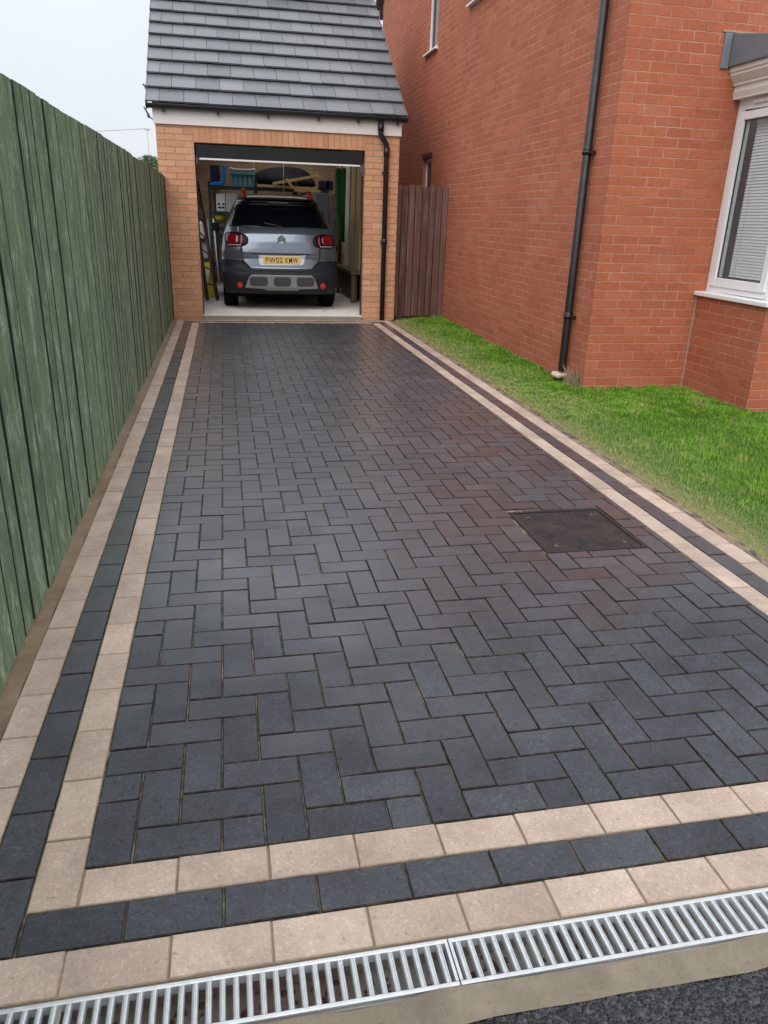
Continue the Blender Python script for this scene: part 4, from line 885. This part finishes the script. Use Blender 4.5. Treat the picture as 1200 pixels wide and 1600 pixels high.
# side glass, mirrors, rails, aerial
for s_ in (-1, 1):
    b = MB(); ys = np.linspace(12.0, 14.3, 24)
    V = []; F = []
    for y in ys:
        zt_ = 1.49-max(0, (y-13.55)*.42)-max(0, 12.25-y)*.3; zb_ = 1.10
        for j in range(7):
            z = zb_+(zt_-zb_)*j/6; V.append((CXC+s_*(ip(z, Wt)+.006), y, z))
    for i in range(len(ys)-1):
        for j in range(6): F.append((i*7+j, i*7+j+1, (i+1)*7+j+1, (i+1)*7+j))
    b.faces(V, F, True); b.build('side_window', M['car_glass'], car)
    b = MB(); b.box(CXC+s_*.86-.02, CXC+s_*.86+.02, 14.0, 14.06, 1.08, 1.12); b.prism([(CXC+s_*.87, 1.06), (CXC+s_*1.0, 1.08), (CXC+s_*1.0, 1.2), (CXC+s_*.87, 1.22)], 1, 13.98, 14.09); b.build('mirror', M['cladding'], car, bevel=.02)
    b = MB(); x = CXC+s_*.48
    b.tube([(x+s_*.01, 12.12, 1.58), (x, 12.18, 1.655), (x, 12.4, 1.69), (x, 13.4, 1.68), (x, 13.6, 1.60)], .02, 10)
    rl = b.build('roof_rail', M['chrome'], car)
    b = MB(); b.tube([(x+s_*.015, 12.02, 1.585), (x+s_*.005, 12.08, 1.645), (x, 12.22, 1.685), (x, 12.42, 1.69)], [.026, .036, .036, .030], 12); b.build('rail_end', M['orange'], rl)
    b = MB(); ys = np.linspace(12.5, 14.3, 8)
    b.box(CXC+s_*.845-.006, CXC+s_*.845+.006, 12.55, 14.25, .56, .62); b.build('side_trim', M['skid'], car)

# ------------------------------------------------------------------ things stored in the garage
rk = thing('storage_rack', (.85, 15.9, FL), 'dark metal storage rack across the back wall of the garage', 'rack')
for x in (-.25, .62, 1.38, 1.98):
    for y in (15.66, 16.16):
        b = MB(); b.box(x, x+.045, y, y+.045, FL, 2.0 if x > .5 else 1.9); b.build('post', M['rack_metal'], rk)
for z, x1 in ((1.835, 2.025), (1.385, .75), (.95, .75), (.45, 2.025)):
    b = MB(); b.box(-.25, x1, 15.64, 16.2, z-.05, z); b.build('shelf', M['rack_metal'], rk)
b = MB(); prof = [(-.20, 1.836), (.0, 1.836), (.05, 1.86), (.075, 1.93), (.09, 2.18), (.03, 2.20), (.0, 1.95), (-.03, 1.90), (-.2, 1.885)]
b.prism(prof, 1, 15.62, 15.95); tag(b.build('plastic_chair', M['blue_plastic'], bevel=.015), 'bright blue curved plastic seat on the top shelf beside the teal crate', 'plastic seat')
b = MB(); b.box(-.2, -.02, 15.97, 16.2, 1.836, 2.2); b.box(-.18, -.06, 15.96, 15.98, 1.87, 2.14); tag(b.build('storage_box', M['navy'], bevel=.02), 'dark navy box standing behind the blue plastic seat', 'box')
cr = thing('crate', (.395, 15.8, 1.836), 'teal grey ribbed plastic crate on the top shelf, between blue seat and black bag', 'crate')
b = MB(); T0, T1, B0, B1 = .155, .635, .19, .60
def crate_wall(y0, y1): b.hexa([(B0, y0, 1.836), (B1, y0, 1.836), (B1, y1, 1.836), (B0, y1, 1.836), (T0, y0-.01, 2.12), (T1, y0-.01, 2.12), (T1, y1, 2.12), (T0, y1, 2.12)])
crate_wall(15.66, 15.70); crate_wall(15.98, 16.0); b.box(B0, B1, 15.7, 15.98, 1.836, 1.85)
b.hexa([(B0, 15.7, 1.85), (B0+.02, 15.7, 1.85), (B0+.02, 15.98, 1.85), (B0, 15.98, 1.85), (T0, 15.7, 2.12), (T0+.02, 15.7, 2.12), (T0+.02, 15.98, 2.12), (T0, 15.98, 2.12)])
b.hexa([(B1-.02, 15.7, 1.85), (B1, 15.7, 1.85), (B1, 15.98, 1.85), (B1-.02, 15.98, 1.85), (T1-.02, 15.7, 2.12), (T1, 15.7, 2.12), (T1, 15.98, 2.12), (T1-.02, 15.98, 2.12)])
b.build('tub', M['teal_plastic'], cr)
b = MB()
for x in (.215, .30, .39, .48, .565): b.box(x, x+.012, 15.638, 15.66, 1.85, 2.02)
b.box(T0+.02, T1-.02, 15.632, 15.655, 2.03, 2.045); b.build('rib', M['rack_metal'], cr)
b = MB(); b.tube([(T0-.01, 15.65, 2.11), (T0+.02, 15.65, 2.15), (T0+.09, 15.65, 2.125), (T1-.09, 15.65, 2.125), (T1-.02, 15.65, 2.15), (T1+.01, 15.65, 2.11)], .014, 8); b.build('rim', M['off_white'], cr)
def lump(name, mat, c, s_, seed, label, cat, amp=.12, parent=None):
    r_ = np.random.default_rng(seed); bm = bmesh.new(); bmesh.ops.create_icosphere(bm, subdivisions=4, radius=1)
    ks = [(r_.normal(size=3)*2.2, r_.uniform(0, 6)) for _ in range(7)]
    for v in bm.verts:
        d = sum(math.sin(Vector(kv).dot(v.co)+ph) for kv, ph in ks)/7; q = v.co*(1+amp*2*d); v.co = Vector((q.x*s_[0], q.y*s_[1], max(q.z, -.75)*s_[2]))
    z = min(v.co.z for v in bm.verts)
    for f in bm.faces: f.smooth = True
    me = bpy.data.meshes.new(name); bm.to_mesh(me); bm.free(); me.materials.append(mat); o_ = bpy.data.objects.new(name, me); COL.objects.link(o_); o_.location = (c[0], c[1], c[2]-z); tag(o_, label, cat); return o_
lump('holdall', M['black_fabric'], (1.2, 15.93, 1.836), (.55, .22, .22), 3, 'large slumped black fabric bag on the top shelf above the car roof', 'bag')
def bar(name, mat, a, c_, w, h, label, cat, group=None): 
    b = MB(); b.beam(a, c_, w, h); return tag(b.build(name, mat, bevel=.004), label, cat, group)
GRP = 'loose pale timber offcuts on the top shelf'
bar('timber_offcut', M['pale_wood'], (.68, 15.62, 1.862), (1.78, 15.62, 1.845), .04, .045, 'long pale timber batten lying level along the edge of the top shelf', 'timber', GRP)
bar('timber_offcut', M['pale_wood'], (.95, 15.575, 1.90), (1.83, 15.575, 2.075), .03, .05, 'pale timber batten slanting up to the right over the black bag', 'timber', GRP)
bar('timber_offcut', M['pale_wood'], (1.20, 15.54, 2.0), (1.33, 15.54, 1.84), .03, .045, 'short pale timber piece leaning steeply across the two longer battens', 'timber', GRP)
bar('timber_offcut', M['pale_wood'], (1.35, 15.60, 1.80), (1.86, 15.60, 1.80), .03, .04, 'lowest pale timber batten below the shelf edge at its right end', 'timber', GRP)
b = MB(); b.box(1.86, 2.12, 15.66, 16.0, 1.836, 2.0); tag(b.build('storage_box', M['navy'], bevel=.02), 'dark navy box at the right end of the top shelf above the grey cabinet', 'box')
cab = thing('metal_cabinet', (1.94, 15.5, FL), 'plain grey upright cabinet behind the car on the right', 'cabinet')
b = MB(); b.box(1.72, 2.10, 15.3, 15.62, FL, 1.765); b.build('carcass', M['grey_panel'], cab, bevel=.008)
b = MB(); b.box(1.728, 2.092, 15.288, 15.299, FL+.05, 1.755); b.build('door', M['grey_panel'], cab, bevel=.003)
wb = thing('small_heater', (-.01, 15.75, 1.386), 'small white appliance with four black square openings on the middle shelf', 'appliance')
b = MB(); b.box(-.11, .055, 15.68, 15.86, 1.386, 1.565); b.build('casing', M['white_plastic'], wb, bevel=.012)
for x, z, w, h in ((-.085, 1.50, .04, .035), (.0, 1.50, .04, .035), (-.085, 1.44, .06, .03), (-.015, 1.44, .055, .03)):
    b = MB(); b.box(x, x+w, 15.672, 15.684, z, z+h); b.build('opening', M['ink'], wb)
b = MB(); b.box(-.11, .055, 15.70, 15.9, 1.566, 1.70); tag(b.build('carton', M['off_white'], bevel=.006), 'pale grey carton stacked on top of the small white appliance', 'carton')
b = MB()
for i in range(8): b.box(.075+i*.027, .075+i*.027+.02, 15.68+.01*(i % 2), 15.9, 1.386, 1.70+.01*(i % 3))
tag(b.build('ribbed_panel', M['off_white'], bevel=.004), 'white ribbed panel standing upright beside the small white appliance', 'panel')
lump('work_helmet', M['yellow'], (-.05, 15.8, 1.23), (.10, .10, .07), 5, 'yellow rounded helmet below the small white appliance', 'helmet', .06)
b = MB(); b.box(-.2, .3, 15.7, 16.1, 1.185, 1.225); tag(b.build('plank', M['brown_board']), 'dark board under the yellow helmet', 'board')
rl = thing('hose_reel', (-.03, 15.72, .951), 'dark green hose reel on the shelf under the yellow helmet', 'hose reel')
b = MB(); 
for k_ in range(5):
    rr_ = .12-.002*k_; b.tube([(-.03+rr_*math.cos(a), 15.70+k_*.022, 1.08+rr_*math.sin(a)) for a in np.linspace(0, 2*math.pi, 25)], .011, 6, False)
b.build('hose', M['dark_green'], rl)
b = MB(); b.tube([(-.03, 15.69, 1.08), (-.03, 15.82, 1.08)], .05, 14); b.box(-.11, .05, 15.68, 15.7, .951, .97); b.beam((-.09, 15.69, .96), (-.03, 15.69, 1.08), .02, .02); b.beam((.03, 15.69, .96), (-.03, 15.69, 1.08), .02, .02); b.build('stand', M['steel_grey'], rl)
# left wall shelf with bottles
ws = thing('wall_shelf', (-.48, 13.6, .6), 'narrow dark two tier shelf on the left wall of the garage', 'shelf')
for z in (.965, .655):
    b = MB(); b.box(-.67, -.27, 13.25, 14.3, z-.03, z); b.build('board', M['rack_metal'], ws)
for y in (13.3, 14.25):
    b = MB(); b.box(-.67, -.64, y-.02, y+.02, FL, 1.1); b.build('upright', M['rack_metal'], ws)
def bottle(x, y, z, w, h, mat, label, grp):
    r = thing('plastic_bottle', (x, y, z), label, 'bottle', grp)
    b = MB(); b.hexa([(x-w, y-w*.7, z), (x+w, y-w*.7, z), (x+w, y+w*.7, z), (x-w, y+w*.7, z), (x-w, y-w*.7, z+h*.78), (x+w, y-w*.7, z+h*.78), (x+w, y+w*.7, z+h*.78), (x-w, y+w*.7, z+h*.78)])
    b.hexa([(x-w, y-w*.7, z+h*.78), (x+w, y-w*.7, z+h*.78), (x+w, y+w*.7, z+h*.78), (x-w, y+w*.7, z+h*.78), (x-w*.3, y-w*.25, z+h*.92), (x+w*.3, y-w*.25, z+h*.92), (x+w*.3, y+w*.25, z+h*.92), (x-w*.3, y+w*.25, z+h*.92)]); b.build('body', mat, r, bevel=.008)
    b = MB(); b.tube([(x, y, z+h*.92), (x, y, z+h)], w*.32, 12); b.build('cap', M['ink'], r); return r
bottle(-.345, 13.5, .966, .058, .285, M['white_plastic'], 'white plastic jerrycan with dark cap on the upper tier of the left shelf', 'white containers on the wall shelf')
bottle(-.325, 13.5, .656, .055, .27, M['white_plastic'], 'white plastic bottle on the lower tier of the left shelf', 'white containers on the wall shelf')
sl = thing('stepladder', (-.27, 12.6, FL), 'dark red folded stepladder leaning inside the left of the garage opening', 'stepladder')
for a, c_ in (((-.30, 12.75, FL), (-.47, 13.0, 2.05)), ((-.14, 12.75, FL), (-.37, 13.0, 1.8))):
    b = MB(); b.beam(a, c_, .03, .05); b.build('rail', M['maroon'], sl)
for k_ in range(6):
    t = .13+.13*k_; b = MB(); b.beam((-.30-.17*t, 12.75+.25*t, FL+2.0*t), (-.14-.23*t, 12.75+.25*t, FL+1.75*t), .05, .02); b.build('tread', M['maroon'], sl)
b = MB(); b.beam((-.395, 12.94, 1.62), (-.455, 12.985, 2.06), .09, .03); b.build('top_platform', M['dark_red'], sl)
b = MB(); b.box(-.655, -.50, 14.5, 14.52, 1.15, 1.75); tag(b.build('white_board', M['off_white'], bevel=.003), 'narrow white board against the left garage wall behind the stepladder', 'board')
sk_ = thing('sack', (-.33, 13.3, FL), 'yellow and white paper sack standing under the wall shelf', 'sack')
b = MB(); b.hexa([(-.46, 13.2, FL), (-.18, 13.2, FL), (-.18, 13.4, FL), (-.46, 13.4, FL), (-.42, 13.27, .6), (-.24, 13.25, .6), (-.24, 13.3, .6), (-.42, 13.32, .6)]); b.build('bag', M['yellow'], sk_, bevel=.02)
b = MB(); b.faces([(-.43, 13.205, .5), (-.24, 13.205, .5), (-.33, 13.192, .12), (-.43, 13.23, .5), (-.24, 13.23, .5), (-.33, 13.22, .12)], [(0, 2, 1), (3, 4, 5), (0, 1, 4, 3), (1, 2, 5, 4), (2, 0, 3, 5)]); b.build('printed_panel', M['off_white'], sk_)
for i, (x, y, m_, lb) in enumerate(((-.22, 15.2, 'grey_panel', 'grey pole standing in the dark behind the left of the car, nearest the sack'), (-.12, 15.3, 'off_white', 'pale pole standing close behind the left side of the car'))):
    b = MB(); b.tube([(x, y, FL), (x-.06, y+.3, 1.25)], .014, 8); tag(b.build('pole', M[m_]), lb, 'pole', 'poles at the left of the garage')
# right hand side
gc = thing('folded_parasol', (2.13, 14.5, .95), 'folded dark green parasol hanging on the right of the garage', 'parasol')
b = MB(); N2 = 40; rowsz = np.linspace(.93, 2.16, 26); V = []; F = []
for z in rowsz:
    t = (z-.93)/1.23; R0 = .03+.105*min(1, t*2.2)**.8*(1-.15*t)
    for j in range(N2):
        a = 2*math.pi*j/N2; rr_ = R0*(1+.22*math.sin(5*a+2.2*t)+.10*math.sin(9*a-3*t+1)); V.append((2.145-.03*t+rr_*math.cos(a), 14.5+rr_*.8*math.sin(a), z))
for i in range(len(rowsz)-1):
    for j in range(N2): F.append((i*N2+j, i*N2+(j+1) % N2, (i+1)*N2+(j+1) % N2, (i+1)*N2+j))
b.faces(V, F, True); b.faces(V, [tuple(range(N2-1, -1, -1)), tuple(range((len(rowsz)-1)*N2, len(rowsz)*N2))]); b.build('canopy', M['green_cover'], gc)
b = MB(); b.tube([(2.115, 14.5, 2.15), (2.115, 14.5, 2.3)], .018, 8); b.build('pole', M['alu'], gc)
TG = 'timber boards leaning on the right wall'
for x0, x1, y, m_, zt, lb in ((2.145, 2.215, 13.8, 'cream_timber', 2.33, 'pale cream timber board leaning on the right garage wall beside the green parasol'), (2.165, 2.222, 13.3, 'tan_timber', 2.3, 'dull tan timber board in the middle of the boards on the right garage wall'), (2.165, 2.225, 12.75, 'honey_timber', 2.3, 'honey coloured timber board nearest the opening on the right garage wall')):
    b = MB(); b.hexa([(x0-.02, y, .55), (x1-.02, y, .55), (x1-.02, y+.42, .55), (x0-.02, y+.42, .55), (x0+.005, y, zt), (x1+.005, y, zt), (x1+.005, y+.42, zt), (x0+.005, y+.42, zt)]); tag(b.build('timber_board', M[m_], bevel=.003), lb, 'board', TG)
bn = thing('workbench', (2.1, 13.6, FL), 'low rough brown timber bench under the leaning boards', 'bench')
b = MB(); b.box(1.98, 2.24, 12.5, 14.35, .50, .549); b.build('top', M['brown_board'], bn)
for x, y in ((2.0, 12.55), (2.0, 14.25)):
    b = MB(); b.box(x, x+.06, y, y+.06, FL, .5); b.build('leg', M['brown_board'], bn)
b = MB(); b.box(2.08, 2.1, 12.62, 14.24, FL+.01, .49); b.build('back_board', M['brown_board'], bn)
wb_ = thing('wheelie_bin', (1.9, 14.6, FL), 'black bin standing between the car and the rough bench', 'bin')
b = MB(); b.hexa([(1.72, 14.55, FL), (2.0, 14.55, FL), (2.0, 14.9, FL), (1.72, 14.9, FL), (1.68, 14.5, .80), (2.04, 14.5, .80), (2.04, 14.95, .80), (1.68, 14.95, .80)]); b.build('tub', M['black'], wb_, bevel=.015)
b = MB(); b.box(1.67, 2.05, 14.48, 14.96, .801, .84); b.build('lid', M['black'], wb_, bevel=.012)
for (a, c_, m_, lb) in (((1.80, 14.42, FL), (2.0, 15.1, 1.75), 'dark_red', 'garden tool with dark red handle leaning between car and green parasol'), ((1.77, 14.3, FL), (1.96, 15.1, 1.7), 'ink', 'garden tool with black handle leaning beside the red handled one')):
    tl = thing('garden_tool', a, lb, 'tool', 'long garden tools leaning by the parasol'); b = MB(); b.tube([a, c_], .014, 8); b.build('handle', M[m_], tl)
    b = MB(); b.box(a[0]-.06, a[0]+.06, a[1]-.01, a[1]+.01, FL+.002, FL+.2); b.build('blade', M['steel_grey'], tl)
sw = thing('hand_saw', (2.2, 12.2, .95), 'dark tapering saw hanging on the right wall just inside the garage opening', 'saw')
b = MB(); b.prism([(12.20, 1.05), (12.42, 1.02), (12.36, 1.75), (12.31, 1.75)], 0, 2.21, 2.225); b.build('blade', M['steel_grey'], sw)
b = MB(); b.prism([(12.22, .90), (12.40, .88), (12.43, 1.01), (12.2, 1.03)], 0, 2.195, 2.238); b.build('handle', M['ink'], sw, bevel=.01)
for x, z0, lb in ((1.115, 1.55, 'long white cord hanging from the garage ceiling above the middle of the car'), (.585, 1.95, 'short white cord hanging from the garage ceiling by the teal crate')):
    b = MB(); b.tube([(x, 15.0, z0), (x, 15.0, 2.35)], .0065, 6); tag(b.build('pull_cord', M['cable_white']), lb, 'cord', 'cords hanging in the garage')
for x, y, lb in ((.283, 11.4, 'dry dark leaf on the pale garage floor near the left rear wheel'), (1.411, 11.42, 'dry dark leaf on the pale garage floor near the right rear wheel')):
    b = MB(); b.faces([(x-.05, y, FL+.002), (x-.01, y-.02, FL+.012), (x+.05, y-.005, FL+.004), (x+.01, y+.03, FL+.008)], [(0, 1, 3), (1, 2, 3)]); tag(b.build('dry_leaf', M['leaf_brown']), lb, 'leaf', 'leaves on the garage floor')
b = MB(); x, y = .887, 7.39; b.faces([(x-.012, y, .003), (x, y-.014, .008), (x+.016, y+.002, .004), (x, y+.012, .009)], [(0, 1, 3), (1, 2, 3)]); tag(b.build('red_petal', M['leaf_red']), 'tiny red petal lying on the charcoal blocks towards the garage', 'petal')

# ------------------------------------------------------------------ beyond the fence
tr = thing('conifer_tree', (-2.4, 30, -.3), 'dark green tree top showing between the fence and the garage', 'tree')
b = MB(); b.tube([(-2.4, 30, -.3), (-2.4, 30, 1.5), (-2.35, 30, 3.0)], [.16, .11, .03], 10)
for k_ in range(26):
    a = rng.uniform(0, 6.28); z = rng.uniform(.6, 2.7); l_ = (3.1-z)*.55+.15; b.tube([(-2.4, 30, z), (-2.4+l_*math.cos(a), 30+l_*math.sin(a), z+.12)], [.03, .008], 5)
b.build('trunk', M['bark'], tr)
b = MB(); cols = []
for k_ in range(5200):
    a = rng.uniform(0, 6.28); z = .2+2.9*rng.random()**.8; rad = ((3.2-z)*.55+.22)*rng.random()**.5*(1+.35*math.sin(3*a+z*4)); x = -2.4+rad*math.cos(a); y = 30+rad*math.sin(a); s_ = rng.uniform(.03, .08)
    d = Vector(rng.normal(size=3)).normalized(); d.z = abs(d.z)*.8+.2; e = d.orthogonal().normalized(); c = rng.uniform(.5, 1.3)
    p_ = Vector((x, y, z)); b.faces([p_-e*s_*.35, p_+e*s_*.35, p_+d*s_*1.5], [(0, 1, 2)]); cols += [(.06*c, .115*c, .035*c, 1)]*3
b.build('crown', M['leaf'], tr, colors=cols, fix=False)
ut = thing('utility_pole', (-2.75, 34, -.3), 'thin pale pole seen beyond the fence left of the garage', 'pole')
b = MB(); b.tube([(-2.75, 34, -.3), (-2.75, 34, 4.35)], .016, 8); b.build('shaft', M['pole_wood'], ut)
b = MB(); b.box(-2.86, -2.64, 33.98, 34.02, 4.27, 4.32); b.build('crossarm', M['pole_wood'], ut)
b = MB(); pts = [(-14+t*11.2, 34, 4.33-.25*math.sin(math.pi*t)-.35*(1-t)) for t in np.linspace(0, 1, 14)]; b.tube(pts, .012, 5, False); tag(b.build('overhead_wire', M['pole_wood']), 'thin overhead wire crossing the pale sky beyond the fence', 'wire')

for ob in list(bpy.data.objects):
    if '_w' in ob: del ob['_w']
